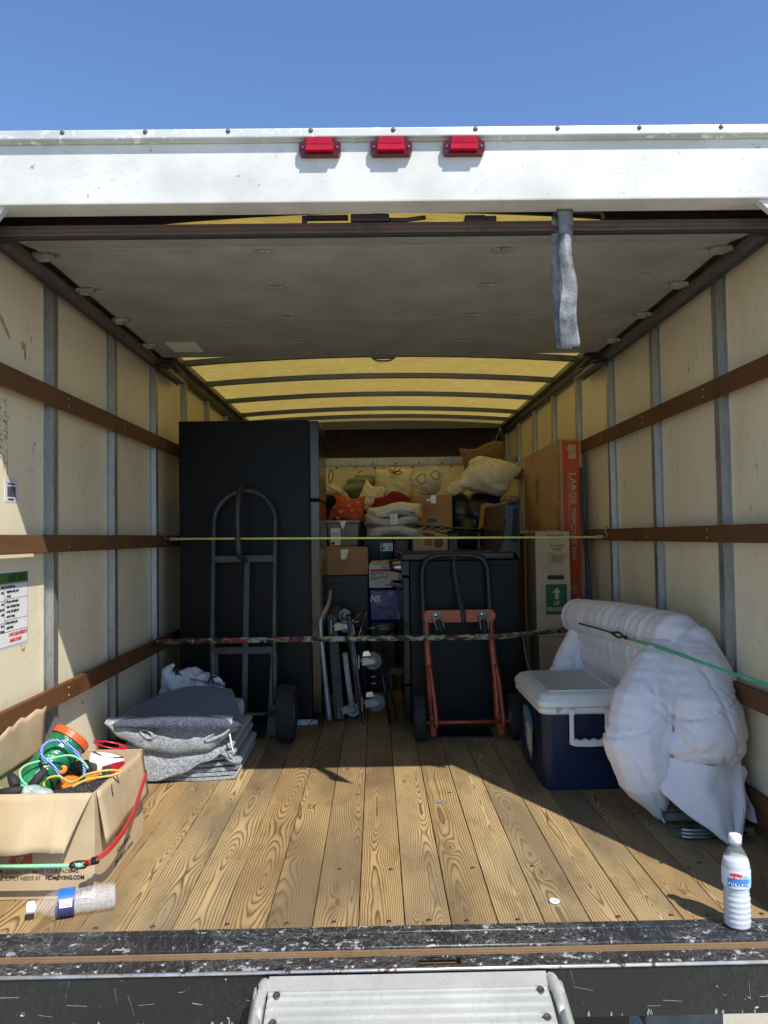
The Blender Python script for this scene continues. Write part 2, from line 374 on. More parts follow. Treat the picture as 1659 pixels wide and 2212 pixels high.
def plastic_film(name, c, alpha=.55, r=.25):
    m, t, b = nodes(name); v = mapped(t, 1, 1, 1); n = noise_(t, v, 14, 5, .6, 1.6)
    b.inputs['Base Color'].default_value = (*c, 1); b.inputs['Roughness'].default_value = r
    t.links.new(ramp(t, [(.35, (alpha - .05,) * 3), (.7, (min(1, alpha + .2),) * 3)], n).outputs[0], b.inputs['Alpha']); bump(t, b, n, .6, .006)
    return m
def glassy(name, c=(1, 1, 1), r=.03, ior=1.45, bs=0):
    m, t, b = nodes(name); b.inputs['Base Color'].default_value = (*c, 1); b.inputs['Roughness'].default_value = r
    b.inputs['Transmission Weight'].default_value = 1; b.inputs['IOR'].default_value = ior
    if bs: bump(t, b, noise_(t, mapped(t, 1, 1, 1), bs, 3), .4, .004)
    return m
def stripes(name, cols, s, vec=(1, 1, 1), r=.7, dist=3):
    """braided cord: flecks of the second colour"""
    m, t, b = nodes(name); v = mapped(t, *vec); wv = t.nodes.new('ShaderNodeTexWave'); wv.inputs['Scale'].default_value = s; wv.inputs['Distortion'].default_value = dist; wv.bands_direction = 'DIAGONAL'
    t.links.new(v, wv.inputs[0]); c = ramp(t, [(0, cols[0]), (.62, cols[0]), (.66, cols[1])], wv.outputs[1]).outputs[0]
    t.links.new(c, b.inputs['Base Color']); b.inputs['Roughness'].default_value = r; bump(t, b, wv.outputs[1], .5, .001)
    return m
def camo(name):
    m, t, b = nodes(name); v = mapped(t, 1, 1, 2.2); n = noise_(t, v, 11, 2, .5, .8); n2 = noise_(t, mapped(t, 1, 1, 1.6), 14, 2, .5, 1.4)
    c = ramp(t, [(0, (.02, .02, .018)), (.46, (.05, .055, .03)), (.5, (.16, .2, .09)), (.56, (.30, .33, .17)), (.6, (.05, .05, .04))], n, 'CONSTANT').outputs[0]
    c = mixc(t, math_(t, 'GREATER_THAN', n2, .6), c, (.22, .03, .035)); c = mixc(t, math_(t, 'LESS_THAN', n2, .38), c, (.30, .30, .27))
    t.links.new(c, b.inputs['Base Color']); b.inputs['Roughness'].default_value = .8
    return m
# ================= MATERIALS =================
m_floor = wood('floor_wood', (.53, .395, .20), (.120, .070, .030), weather=.85, ring=.88, wcol=(.27, .24, .17))
m_rail = wood('rail_wood', (.185, .090, .038), (.075, .034, .015), knots=False, weather=.3, wcol=(.3, .2, .12), bstr=.25, ring=.5, rough=.7, axis='W', ring_w=.006)
m_edgewood = wood('edge_wood', (.24, .155, .085), (.2, .11, .05), axis='X', knots=False)
m_wall = wallmat('frp_wall'); m_roof = roofmat('translucent_roof')
m_galv = galv('galvanised'); m_galvd = galv('galvanised_dark', (.16, .17, .17), .5, .7)
m_white = painted_worn('white_truck_paint', (.64, .63, .575), (.28, .25, .20), (.45, .43, .4), r=.4, chips=.685, streak=(1.1, 3, 3))
m_cap = painted_worn('roof_cap_metal', (.58, .60, .56), (.78, .78, .74), (.35, .35, .33), r=.45, metal=.2, chips=.6)
m_sill = painted_worn('sill_black_paint', (.024, .025, .027), (.34, .34, .33), (.36, .36, .35), r=.36, chips=.61, streak=(4, 9, 9))
m_bump = painted_worn('bumper_black_paint', (.013, .0125, .011), (.55, .54, .44), (.30, .30, .27), r=.5, chips=.70, streak=(9, 2, 2), amt=.0008)
m_bright = mat('bare_steel_edge', (.62, .60, .56), .35, .8, .3, 20, wear=(.25, .12, .07), ws=30, wt=.6)
m_doorpan = painted_worn('door_grey', (.40, .40, .365), (.15, .14, .13), (.16, .15, .14), r=.6, chips=.68, streak=(1.5, 5, 5))
m_doorwood = wood('door_seal_wood', (.12, .070, .045), (.04, .026, .02), axis='X', knots=False, ring_w=.009, weather=.3, wcol=(.1, .1, .1), ring=.7)
m_hinge = mat('painted_hinge', (.36, .35, .32), .55, .2, .3, 30, wear=(.06, .06, .06), ws=60, wt=.6)
m_black = mat('black_steel', (.012, .012, .013), .45, .1, .3, 20)
m_rub = mat('black_rubber', (.02, .02, .021), .75, 0, .3, 30, bs=80, bstr=.3)
m_red = mat('red_lens', (.42, .006, .016), .12, 0, .15, 50); m_redd = mat('dark_red_lens', (.09, .003, .008), .18, 0, .2, 40)
m_alu = painted_worn('ramp_aluminium', (.60, .595, .54), (.80, .80, .77), (.35, .35, .33), r=.36, metal=.35, chips=.70, streak=(6, 2, 2))
m_ply = wood('attic_plywood', (.15, .105, .06), (.08, .05, .03), axis='X', knots=False, rough=.3, ring=.4, ring_w=.02)
m_web = mat('grey_webbing', (.13, .135, .14), .5, 0, .75, 26, bs=220, bstr=.9, bd=.002, spec=.7)
m_wht = mat('label_white', (.80, .80, .78), .5, 0, .05); m_ink = flat('ink_black', (.02, .02, .02)); m_inkr = flat('ink_red', (.55, .03, .04))
m_inkg = flat('ink_green', (.06, .20, .035)); m_bolt = mat('bolt_head', (.10, .085, .08), .5, .6, .4, 60)
m_conc, t_, b_ = nodes('concrete'); v_ = mapped(t_, 1, 1, 1)
n_ = noise_(t_, v_, 160, 5, .75); n2_ = noise_(t_, v_, .8, 4)
c_ = ramp(t_, [(.3, (.34, .30, .23)), (.55, (.50, .46, .37)), (.75, (.64, .60, .51))], n_).outputs[0]
t_.links.new(mixc(t_, math_(t_, 'MULTIPLY', n2_, .3), c_, (.30, .27, .21)), b_.inputs['Base Color']); b_.inputs['Roughness'].default_value = .9; bump(t_, b_, n_, .5, .004)

# ================= GROUND =================
g = ob('ground', MB().box((-400, -400, -.93), (400, 400, -.88)), m_conc); tag(g, kind='structure')

# ================= TRUCK =================
T = thing('moving_truck', 'white box moving truck seen into its open cargo bay from behind', 'truck', (0, 1.9, -.88))
XL, XR, Y0, Y1 = -1.15, 1.235, 1.90, 6.45
# floor boards
pitch = .1165; seam0 = .059
k0 = math.ceil((XL - seam0) / pitch); i = 0
fb = None
x = seam0 + (k0 - 1) * pitch
while x < XR:
    a, b = max(x, XL) + .0012, min(x + pitch, XR) - .0012
    if b - a > .02:
        o = box('floor_board', (a, Y0, -.038), (b, Y1, 0), m_floor, None, bev=.0022)
        me = o.data; c = Vector(((a + b) / 2, Y0, 0)); me.transform(Matrix.Translation(-c)); bpy.data.objects.remove(o)
        o = bpy.data.objects.new('floor_board', me); link(o, T, c + Vector((0, 0, random.uniform(-.0012, .0008))))
    x += pitch
box('bed_frame', (XL - .02, 1.93, -.16), (XR + .02, Y1, -.045), m_black, T)
# floor bolts
bm_ = MB().lathe([(0, .0006), (.0032, .0008), (.0042, .0001), (.0062, .0005), (.0066, -.001)], (0, 0, 0), seg=12)
bolt0 = ob('floor_bolt', bm_, m_bolt, T, wloc=(0, 0, 0))
bx = seam0 - 9 * pitch + pitch * .5; first = True
for row, yy in enumerate((1.921, 2.22, 2.86)):
    for k in range(19):
        px = bx + k * pitch + random.uniform(-.045, .045)
        if not (XL + .03 < px < XR - .03): continue
        if random.random() < (.45 if row else .2): continue
        p = (px, yy + random.uniform(-.006, .006), .001)
        if first: bolt0.location = Vector(p) - W[T.name]; W[bolt0.name] = Vector(p); first = False
        else: inst(bolt0, T, p)
# walls
def wallpanel(name, x0, x1): return box(name, (x0, 1.9, -.02), (x1, 7.35, 2.0), m_wall, T)
tag(wallpanel('side_wall', XL - .012, XL), 'left inner wall, scuffed, carrying the loading sign'); tag(wallpanel('side_wall', XR, XR + .012), 'right inner wall, scuffed cream')
box('outer_skin', (XL - .045, 1.95, -.2), (XL - .014, 7.6, 2.03), m_white, T); box('outer_skin', (XR + .014, 1.95, -.2), (XR + .045, 7.6, 2.03), m_white, T)
# studs (hat section) : one mesh per side, copied
def stud(side):
    mb = MB(); X = XL if side < 0 else XR; s = 1 if side < 0 else -1
    prof = [(-.036, 0), (-.036, .003), (-.022, .004), (-.019, .028), (-.008, .030), (0, .0275), (.008, .030), (.019, .028), (.022, .004), (.036, .003), (.036, 0)]
    mb.prism([(p[0], p[1]) for p in prof], 1.95, (0, 0, 0), u=(0, 1, 0), v=(s, 0, 0), n=(0, 0, 1))
    for z in [.08 + .055 * q for q in range(34)]:
        mb.box((s * .003 if s > 0 else -.005, -.031, z), (s * .005 if s > 0 else -.003, -.027, z + .004))
    return mb
for side, ys in ((-1, [2.644 + .612 * k for k in range(8)]), (1, [2.616 + .612 * k for k in range(8)])):
    X = XL if side < 0 else XR; o = ob('wall_stud', stud(side), m_galv, T, wloc=(0, 0, 0)); o.location = Vector((X, ys[0], .0)) - W[T.name]; W[o.name] = Vector((X, ys[0], 0))
    for y in ys[1:]: inst(o, T, (X, y, 0))
# wooden tie rails
def rail(X, s, z0, z1, y0, y1, lab=None):
    o = ob('tie_rail', MB().box((min(X + s * .031, X + s * .050), y0, z0), (max(X + s * .031, X + s * .050), y1, z1), .003), m_rail, T); 
    if lab: tag(o, lab)
    for y in ([2.644 + .612 * k for k in range(7)] if s > 0 else [2.616 + .612 * k for k in range(7)]):
        for dz in (.018, .045):
            mbn = MB().lathe([(0, .0015), (.0028, .001), (.003, -.001)], (X + s * .0505, y + .055, z0 + dz), axis=(s, 0, 0), seg=8); screws.append(mbn)
screws = []
for z0, z1 in ((1.437, 1.502), (.932, .992), (.405, .470)):
    rail(XL, 1, z0, z1, 1.93, 6.35); rail(XR, -1, z0, z1, 1.93, 6.35)
sb = MB()
for q in screws: sb._merge(q.bm, Matrix.Identity(4))
tag(ob('rail_screw', sb, m_bright, T), kind='stuff')
for X, s in ((XL, 1), (XR, -1)):
    box('kick_board', (min(X + s * .001, X + s * .026), 1.93, .001), (max(X + s * .001, X + s * .026), 6.3, .125), m_rail, T, bev=.003)
# cove rail, door track
for X, s in ((XL, 1), (XR, -1)):
    pr = [(0.001, 1.985), (.075, 1.985), (.078, 1.955), (.045, 1.95), (.040, 1.915), (.03, 1.905), (.001, 1.905)]
    ob('roof_rail', MB().prism(pr, 4.9, (X, 2.02, 0), u=(s, 0, 0), v=(0, 0, 1), n=(0, 1, 0)), m_galvd, T)
    Xt = X + s * .034
    pr = [(0, 1.842), (.006, 1.838), (.010, 1.850), (.046, 1.852), (.050, 1.842), (.056, 1.844), (.055, 1.862), (.008, 1.862), (.008, 1.912), (.04, 1.915), (.04, 1.921), (0, 1.92)]
    ob('door_track', MB().prism(pr, 2.2, (Xt, 2.04, 0), u=(s, 0, 0), v=(0, 0, 1), n=(0, 1, 0)), m_galvd, T)
    pts = smooth_path([(Xt + s * .03, 2.05, 1.86), (Xt + s * .03, 1.995, 1.82), (Xt + s * .03, 1.985, 1.74), (Xt + s * .03, 1.985, .02)], 4)
    tube('door_track_bend', pts, .022, m_galvd, T, seg=6)
# roof skin and bows
def arch(x): u = (x - .0425) / 1.19; return 1.0 - u * u
def roofsheet(y0, y1):
    mb = MB(); mb.grid(lambda a, b: (XL - .02 + a * (XR - XL + .04), y0 + b * (y1 - y0), 1.988 + .048 * arch(XL + a * (XR - XL))), 24, 12); return mb
o = ob('roof_panel', roofsheet(1.99, 6.86), m_roof, T); mo = o.modifiers.new('s', 'SOLIDIFY'); mo.thickness = .003
def bow(z=0):
    mb = MB(); n = 20
    for i in range(n):
        xa = XL + .045 + (XR - XL - .09) * i / n; xb = XL + .045 + (XR - XL - .09) * (i + 1) / n
        za, zb = 1.980 + .048 * arch(xa), 1.980 + .048 * arch(xb)
        v = [(xa, -.02, za), (xb, -.02, zb), (xb, .02, zb), (xa, .02, za), (xa, -.014, za - .03), (xb, -.014, zb - .03), (xb, .014, zb - .03), (xa, .014, za - .03)]
        mb._add(v, [(0, 1, 2, 3), (7, 6, 5, 4), (0, 4, 5, 1), (3, 2, 6, 7)])
    return mb
b0 = ob('roof_bow', bow(), m_galvd, T, wloc=(0, 0, 0)); b0.location = Vector((0, 2.62, 0)) - W[T.name]; W[b0.name] = Vector((0, 2.62, 0))
for y in (3.3, 3.85, 4.26, 4.84, 5.46, 6.08, 6.47): inst(b0, T, (0, y, 0))
# rear arch plate
mb = MB(); n = 24
for i in range(n):
    xa = -1.05 + 2.2 * i / n; xb = -1.05 + 2.2 * (i + 1) / n
    f = lambda x: 1.872 - .046 * ((x - .04) / .55) ** 2 * .45 if abs(x - .04) < 1.2 else 1.8
    za, zb = max(f(xa), 1.79), max(f(xb), 1.79)
    v = [(xa, 2.05, za), (xb, 2.05, zb), (xb, 2.065, zb), (xa, 2.065, za), (xa, 2.05, 1.985), (xb, 2.05, 1.985), (xb, 2.065, 1.985), (xa, 2.065, 1.985)]
    mb._add(v, [(0, 1, 5, 4), (3, 7, 6, 2), (0, 3, 2, 1), (4, 5, 6, 7)])
ob('rear_arch', mb, m_black, T)
# bulkhead, attic
box('front_wall', (XL, 6.45, -.02), (XR, 6.47, 1.585), m_wall, T)
st = box('bulkhead_strip', (XL + .02, 6.435, 1.583), (XR - .02, 6.449, 1.648), m_galv, T)
box('attic_floor', (XL, 6.48, 1.60), (XR, 7.35, 1.645), m_black, T); box('attic_wall', (XL, 7.33, 1.645), (XR, 7.36, 2.05), m_ply, T)
box('attic_beam', (XL + .03, 6.86, 1.955), (XR - .03, 6.9, 2.03), m_galvd, T); box('attic_ceiling', (XL - .01, 6.88, 2.03), (XR + .01, 7.4, 2.045), m_black, T)
rv = MB().lathe([(0, .003), (.006, .002), (.009, 0)], (0, 0, 0), axis=(0, -1, 0), seg=10)
r0 = ob('rivet', rv, m_bolt, T, wloc=(0, 0, 0)); r0.location = Vector((-.33, 6.449, 1.565)) - W[T.name]
for k in range(1, 8): inst(r0, T, (-.33 + k * .165, 6.449, 1.565 + .003 * (k % 2)))
for k in range(6): inst(r0, T, (-.22 + k * .2, 6.434, 1.595))
# rear frame: header, cap, posts
hd = box('rear_header', (XL - .04, 1.89, 1.826), (XR + .04, 1.965, 1.981), m_white, T, bev=.004)
cap = ob('roof_cap', MB().box((XL - .045, 1.868, 1.984), (XR + .045, 1.98, 2.007), .003).box((XL - .045, 1.883, 1.9805), (XR + .045, 1.9, 1.985)), m_cap, T)
cb = MB().lathe([(0, .003), (.004, .0025), (.006, 0)], (0, 0, 0), axis=(0, -1, 0), seg=10)
c0 = ob('cap_rivet', cb, m_bolt, T, wloc=(0, 0, 0)); c0.location = Vector((-.985, 1.867, 2.000)) - W[T.name]
for k in range(1, 10): inst(c0, T, (-.985 + k * .2088, 1.867, 2.000))
box('corner_post', (XL - .04, 1.892, -.02), (-.978, 1.925, 1.825), m_white, T, bev=.004)
ob('corner_post', MB().prism([(1.003, -.02), (XR + .04, -.02), (XR + .04, 1.825), (1.113, 1.825)], .03, (0, 1.892, 0)), m_white, T)  # out of view; inner edge slanted to shape the shadow edge on the floor
def gusset(x, s): return MB().prism([(0, 0), (s * .06, 0), (0, -.055)], .02, (x, 1.90, 1.8255))
ob('post_gusset', gusset(-.977, .7), m_white, T); ob('post_gusset', gusset(1.06, -1), m_white, T)
# marker lights
for xc in (-.128, .053, .238):
    z = 1.9585
    hexa = [(-.053, -.012), (-.047, -.020), (.047, -.020), (.053, -.012), (.053, .010), (.036, .021), (-.036, .021), (-.053, .010)]
    base = ob('marker_light', MB().prism(hexa, -.018, (xc, 1.889, z)), m_redd, T, wloc=(xc, 1.889, z)); base.location = Vector((xc, 1.889, z)) - W[T.name]
    bmm = MB()
    lens = [(-.036, -.013), (.034, -.013), (.031, .019), (-.031, .019)]
    bmm.prism(lens, -.012, (xc, 1.8705, z))
    for q in range(15): bmm.box((xc - .030 + q * .0042, 1.8565, z + .002), (xc - .0278 + q * .0042, 1.8592, z + .018))
    ob('lens', bmm, m_red, base)
    for s in (-1, 1): ob('screw', MB().lathe([(0, .002), (.004, .001), (.005, -.002)], (xc + s * .044, 1.8695, z - .002), axis=(0, -1, 0), seg=10), m_bolt, base)
# roll-up door, lying under the roof, its bottom section just starting down the bend
D = ob('rolled_door', MB().box((-1.043, 2.305, 1.874), (1.122, 2.345, 1.902), .003), m_doorpan, T)
ys = [2.347, 2.40, 2.72, 3.09, 3.46, 3.72]
for a, b in zip(ys, ys[1:]): box('door_section', (-1.043, a, 1.874 + random.uniform(0, .0015)), (1.122, b - .0015, 1.902), m_doorpan, D, bev=.0012)
def dsec(pts, x0=-1.043, x1=1.122):
    mb = MB(); n_ = len(pts); A = [(x0, y, z) for y, z in pts] + [(x0, y, z + .028) for y, z in reversed(pts)]; B = [(x1, y, z) for _, y, z in A]
    mb._add(A + B, [tuple(range(2 * n_))[::-1], tuple(range(2 * n_, 4 * n_))] + [(i_, (i_ + 1) % (2 * n_), 2 * n_ + (i_ + 1) % (2 * n_), 2 * n_ + i_) for i_ in range(2 * n_)]); return mb
ob('door_section', dsec([(2.055, 1.806), (2.12, 1.828), (2.20, 1.853), (2.303, 1.874)]), m_doorpan, D)
ob('door_section', dsec([(1.995, 1.783), (2.0535, 1.8055)], -1.05, 1.13), m_doorpan, D)
box('door_bottom_edge', (-1.075, 1.972, 1.778), (1.155, 1.994, 1.808), m_doorwood, D, bev=.005)
box('door_seal', (-1.075, 1.975, 1.774), (1.155, 1.993, 1.7775), m_rub, D, bev=.001)
def hinge(x, y, kind):
    mb = MB(); z = 1.873
    if kind == 0:
        mb.box((x - .028, y - .018, z - .006), (x + .028, y + .016, z), .002).box((x - .012, y - .024, z - .008), (x + .012, y - .014, z - .002)).box((x - .02, y + .012, z - .005), (x + .02, y + .03, z), .002)
    else:
        s = kind
        mb.box((x - .03, y - .02, z - .012), (x + .03, y + .02, z), .003).box((x - .02, y - .012, z - .02), (x + .012, y + .012, z - .01), .002)
        mb.cyl((x - s * .04, y, z - .008), (x - s * .05, y, z - .008), .006, 8)
        mb.cyl((x + s * .03, y, z - .008), (x + s * .055, y, z - .008), .004, 8)
    return mb
for y in (2.345, 2.68, 3.05, 3.45):
    for x in (-.345, .412): ob('hinge', hinge(x, y, 0), m_hinge, D)
    for x, s in ((-1.03, -1), (1.11, 1)):
        h = ob('roller_hinge', hinge(x, y, s), m_hinge, D)
for x, s in ((-1.02, -1), (1.1, 1)): ob('top_roller_bracket', MB().box((x - .05, 3.70, 1.85), (x + .05, 3.79, 1.868), .004).box((x - .03, 3.72, 1.868), (x + .03, 3.77, 1.90)).cyl((x, 3.745, 1.84), (x + s * .07, 3.745, 1.85), .018, 12), m_black, D)
ob('door_torsion_plate', MB().box((-.01, 3.71, 1.862), (.11, 3.75, 1.872), .003).tube(smooth_path([(0, 3.73, 1.862), (.02, 3.73, 1.85), (.08, 3.73, 1.85), (.1, 3.73, 1.862)], 3), .005), m_galvd, D)
box('door_paper', (-.955, 3.42, 1.8725), (-.815, 3.60, 1.8732), m_wht, D)
# latch hardware on top of the door edge
lt = MB(); lt.M = Matrix.Translation((0, -.165, -.085)); lt.box((-.185, 2.14, 1.893), (-.172, 2.16, 1.913)).box((-.172, 2.14, 1.904), (-.062, 2.155, 1.914)).box((-.055, 2.13, 1.893), (.048, 2.19, 1.913), .004).box((.0, 2.13, 1.913), (.036, 2.17, 1.922), .003)
lt.tube([(.045, 2.14, 1.899), (.09, 2.14, 1.898), (.145, 2.14, 1.905)], .006, 8)
ob('door_latch', lt, m_black, D)
ob('latch_keeper', MB().box((.250, 1.975, 1.808), (.305, 2.01, 1.826), .003).box((.305, 1.975, 1.808), (.335, 2.0, 1.823), .002), m_black, D)
tube('door_handle', smooth_path([(.495, 1.985, 1.808), (.50, 1.975, 1.826), (.52, 1.975, 1.830), (.595, 1.975, 1.830), (.617, 1.975, 1.824), (.622, 1.985, 1.808)], 4), .006, m_black, D, seg=8)
# pull strap looped over the handle
sx0, sy0, sz0, sl_ = .511, 1.945, 1.825, .364
def strapf(a, b):
    z = sz0 - sl_ * a; cup = .009 * sin(a * 6.0) + .004; tw = .010 * sin(a * 9 + 1) * a
    x = sx0 + .004 * a + (b - .5) * (.043 - .005 * sin(a * 5)) + .003 * sin(a * 14)
    y = sy0 - .008 * sin(a * pi) + cup * (2 * b - 1) ** 2 + tw * (b - .5) * 2 + .030 * max(0, a - .5) * (1 - b)
    if a > .985: z -= .006 * noise.noise(Vector((b * 11, 2, 1)))
    return (x, y, z)
mb = MB(); mb.grid(strapf, 48, 8); mb.grid(lambda a, b: (sx0 + (b - .5) * .045, sy0 + .04 * (1 - cos(a * pi)) / 2, sz0 + .008 * sin(a * pi)), 8, 3)
mb.grid(lambda a, b: (sx0 - .010 + .006 * a + (b - .5) * .040, sy0 + .022 + .025 * sin(a * pi) * (1.3 - b), sz0 - .01 - (sl_ - .01) * a), 30, 4)
o = ob('pull_strap', mb, m_web, D, recalc=False); mo = o.modifiers.new('s', 'SOLIDIFY'); mo.thickness = .0014; tag(o, 'frayed grey webbing strap hanging from the door handle')
# ---- sill and bumper
ob('sill_plate', MB().box((XL - .04, 1.803, -.02), (XR + .04, 1.899, .0025), .003).cyl((XL - .04, 1.868, .0015), (XR + .04, 1.868, .0015), .004, 8).cyl((XL - .04, 1.806, -.001), (XR + .04, 1.806, -.001), .0045, 8), m_sill, T)
box('wood_edge_strip', (XL - .04, 1.797, -.036), (XR + .04, 1.803, -.0045), m_edgewood, T)
fl = MB()
xs = [XL - .04, -.246, -.211, .085, .183, .301, .336, XR + .04]
fy0, fy1, zt, zb = 1.746, 1.797, -.0165, -.025
def seg_(a, b, y0, y1): fl.box((a, y0, zb), (b, y1, zt))
seg_(xs[0], xs[1], fy0, fy1); seg_(xs[1] + .0001, xs[2], fy0 + .012, fy1); seg_(xs[2] + .0001, xs[3], fy0, fy1)
seg_(xs[3] + .0001, xs[4] - .0001, fy1 - .006, fy1); seg_(xs[3] + .0001, xs[4] - .0001, fy0, fy0 + .012); seg_(xs[4], xs[5], fy0, fy1); seg_(xs[5] + .0001, xs[6], fy0 + .012, fy1); seg_(xs[6] + .0001, xs[7], fy0, fy1)
ob('bumper_flange', fl, m_sill, T)
tube('bumper_edge', [(XL - .04, 1.7452, -.0195), (XR + .04, 1.7452, -.0195)], .0042, m_bright, T, seg=8)
box('bumper_face', (XL - .04, 1.748, -.136), (XR + .04, 1.756, -.027), m_bump, T)
hl = MB().lathe([(0, -.0008), (.0038, -.0008), (.0052, .0022), (.0085, .0016), (.0105, -.001)], (0, 0, 0), seg=12)
h0 = ob('flange_rivet', hl, m_sill, T, wloc=(0, 0, 0)); h0.location = Vector((-1.05, 1.785, -.0155)) - W[T.name]
for k in range(1, 47):
    x = -1.05 + k * .049
    if -.26 < x < -.2 or .07 < x < .2 or .29 < x < .35: continue
    inst(h0, T, (x, 1.785 if k % 2 else 1.762, -.0155))
# scraped paint on the bumper face
rr = random.Random(21); mb = MB()
for q in range(80):
    x = rr.uniform(-1.1, 1.2)
    if -.28 < x < .44: continue
    if q % 2: w_ = rr.uniform(.001, .0035); h_ = rr.uniform(.004, .015); mb.prism([(-w_, 0), (w_, 0), (w_ * .9, h_ * .6), (0, h_), (-w_ * .8, h_ * .5)], -.0006, (x, 1.7478, -.134))
    else:
        z = rr.uniform(-.115, -.045); ln_ = rr.uniform(.015, .06); tl = rr.choice((rr.uniform(-.3, .3), rr.uniform(1.2, 1.9))); w_ = rr.uniform(.0003, .0010)
        mb.prism([(0, -w_), (ln_ * cos(tl), ln_ * sin(tl) * .8), (ln_ * cos(tl) + w_, ln_ * sin(tl) * .8 + w_), (0, w_)], -.0005, (x, 1.7478, z))
tag(ob('paint_scrape', mb, mat('scraped_grey', (.27, .27, .23), .7, 0, .3, 60), T), kind='stuff')
# things under the bumper: plate, tail equipment, mud flap, wheels
pl = box('licence_plate', (-1.08, 1.80, -.33), (-.64, 1.808, -.150), m_wht, T)
text('plate_lettering', 'E', .022, (-.652, 1.7985, -.160), (0, 0, -1), (1, 0, 0), flat('plate_blue', (.03, .10, .25)), pl)
text('plate_lettering', 'E', .022, (-.652, 1.7985, -.180), (0, 0, -1), (1, 0, 0), flat('plate_blue', (.03, .10, .25)), pl)
box('rear_crossmember', (-.62, 1.86, -.40), (.60, 1.95, -.17), m_black, T)
box('step_pad', (.615, 1.79, -.195), (.80, 1.87, -.150), mat('step_rubber', (.10, .105, .11), .6, 0, .3, 20, bs=60), T, bev=.004)
for s in (-1, 1):
    xw = .0425 + s * .88
    tw = MB().lathe([(.18, -.11), (.36, -.115), (.385, -.10), (.39, -.05), (.38, -.045), (.39, -.04), (.39, .04), (.38, .045), (.39, .05), (.385, .10), (.36, .115), (.18, .11)], (xw, 4.6, -.49), axis=(1, 0, 0), seg=40)
    wh = ob('rear_wheel', tw, m_rub, T); ob('wheel_rim', MB().lathe([(0, -.02), (.1, -.02), (.15, .04), (.2, .09), (.2, -.09), (0, -.09)], (xw, 4.6, -.49), axis=(s, 0, 0), seg=30), m_white, wh)
box('mud_flap', (.70, 3.95, -.78), (1.15, 3.96, -.16), m_rub, T); box('mud_flap', (-1.07, 3.95, -.78), (-.62, 3.96, -.16), m_rub, T)
for s in (-1, 1): box('chassis_rail', (.0425 + s * .42 - .03, 1.95, -.33), (.0425 + s * .42 + .03, 7.4, -.165), m_black, T)
ob('rear_axle', MB().cyl((-.75, 4.6, -.49), (.84, 4.6, -.49), .06).ball((.0425, 4.6, -.49), .15), m_black, T)
# cab, beyond the cargo box
cb = MB().box((XL + .1, 7.62, -.25), (XR - .1, 9.3, .95), .12); cab = ob('cab', cb, m_white, T)
# ---- loading ramp (pulled out)
a_ = R(16.5); rd = Vector((0, -cos(a_), -sin(a_))); rn = Vector((0, -sin(a_), cos(a_)))
ro = Vector((0, 1.742, -.023)); L_ = 2.95; xa, xb = -.255, .371
Rp = ob('loading_ramp', MB(), m_alu, T)
def rp(x, d, h): p = ro + rd * d + rn * h; return (x, p.y, p.z)
def rbox(mb, x0, x1, d0, d1, h0, h1):
    v = [rp(x0, d0, h0), rp(x1, d0, h0), rp(x1, d1, h0), rp(x0, d1, h0), rp(x0, d0, h1), rp(x1, d0, h1), rp(x1, d1, h1), rp(x0, d1, h1)]
    mb._add(v, [(0, 1, 2, 3), (7, 6, 5, 4), (0, 4, 5, 1), (1, 5, 6, 2), (2, 6, 7, 3), (3, 7, 4, 0)])
bpy.data.objects.remove(Rp); mb = MB(); rbox(mb, xa, xb, .008, .046, -.01, .004)
Rp = ob('loading_ramp', mb, m_alu, T)
mb = MB(); rbox(mb, xa + .002, xb - .002, .046, L_, -.012, -.001); ob('ramp_deck', mb, m_alu, Rp)
mb = MB()
for q in range(120):
    d = .052 + q * .0235
    v = [rp(xa + .005, d, -.001), rp(xb - .005, d, -.001), rp(xb - .005, d + .004, .0035), rp(xa + .005, d + .004, .0035), rp(xb - .005, d + .011, .0035), rp(xa + .005, d + .011, .0035), rp(xb - .005, d + .0135, -.001), rp(xa + .005, d + .0135, -.001)]
    mb._add(v, [(0, 1, 2, 3), (3, 2, 4, 5), (5, 4, 6, 7), (0, 3, 5, 7), (1, 6, 4, 2)])
tag(ob('ramp_rib', mb, m_alu, Rp), kind='stuff')
for s, xe in ((-1, xa), (1, xb)):
    pts = [rp(xe + s * .006, .012, -.03), rp(xe + s * .009, .022, -.004), rp(xe + s * .012, .05, .006), rp(xe + s * .016, .12, .008), rp(xe + s * .018, .3, .008), rp(xe + s * .018, L_, .008)]
    tube('ramp_side_rail', smooth_path(pts, 4), .0125, m_alu, Rp, seg=12, flat=(1.0, 1.1))
    mb = MB(); rbox(mb, xe + s * .012 - .008, xe + s * .012 + .008, .05, L_, -.06, -.002); ob('ramp_side_beam', mb, m_alu, Rp)
    for d in (.058, .125, .19, .26, .33):
        ob('ramp_rivet', MB().lathe([(0, -.0015), (.006, -.0005), (.0085, .001), (.0085, -.003)], rp(xe - s * .022, d, .005), axis=tuple(rn), seg=12), m_bolt, Rp)
for xh in (-.2285, .3185): ob('ramp_hook', MB().box((xh - .013, 1.728, -.04), (xh + .013, 1.75, -.034)), m_alu, Rp)

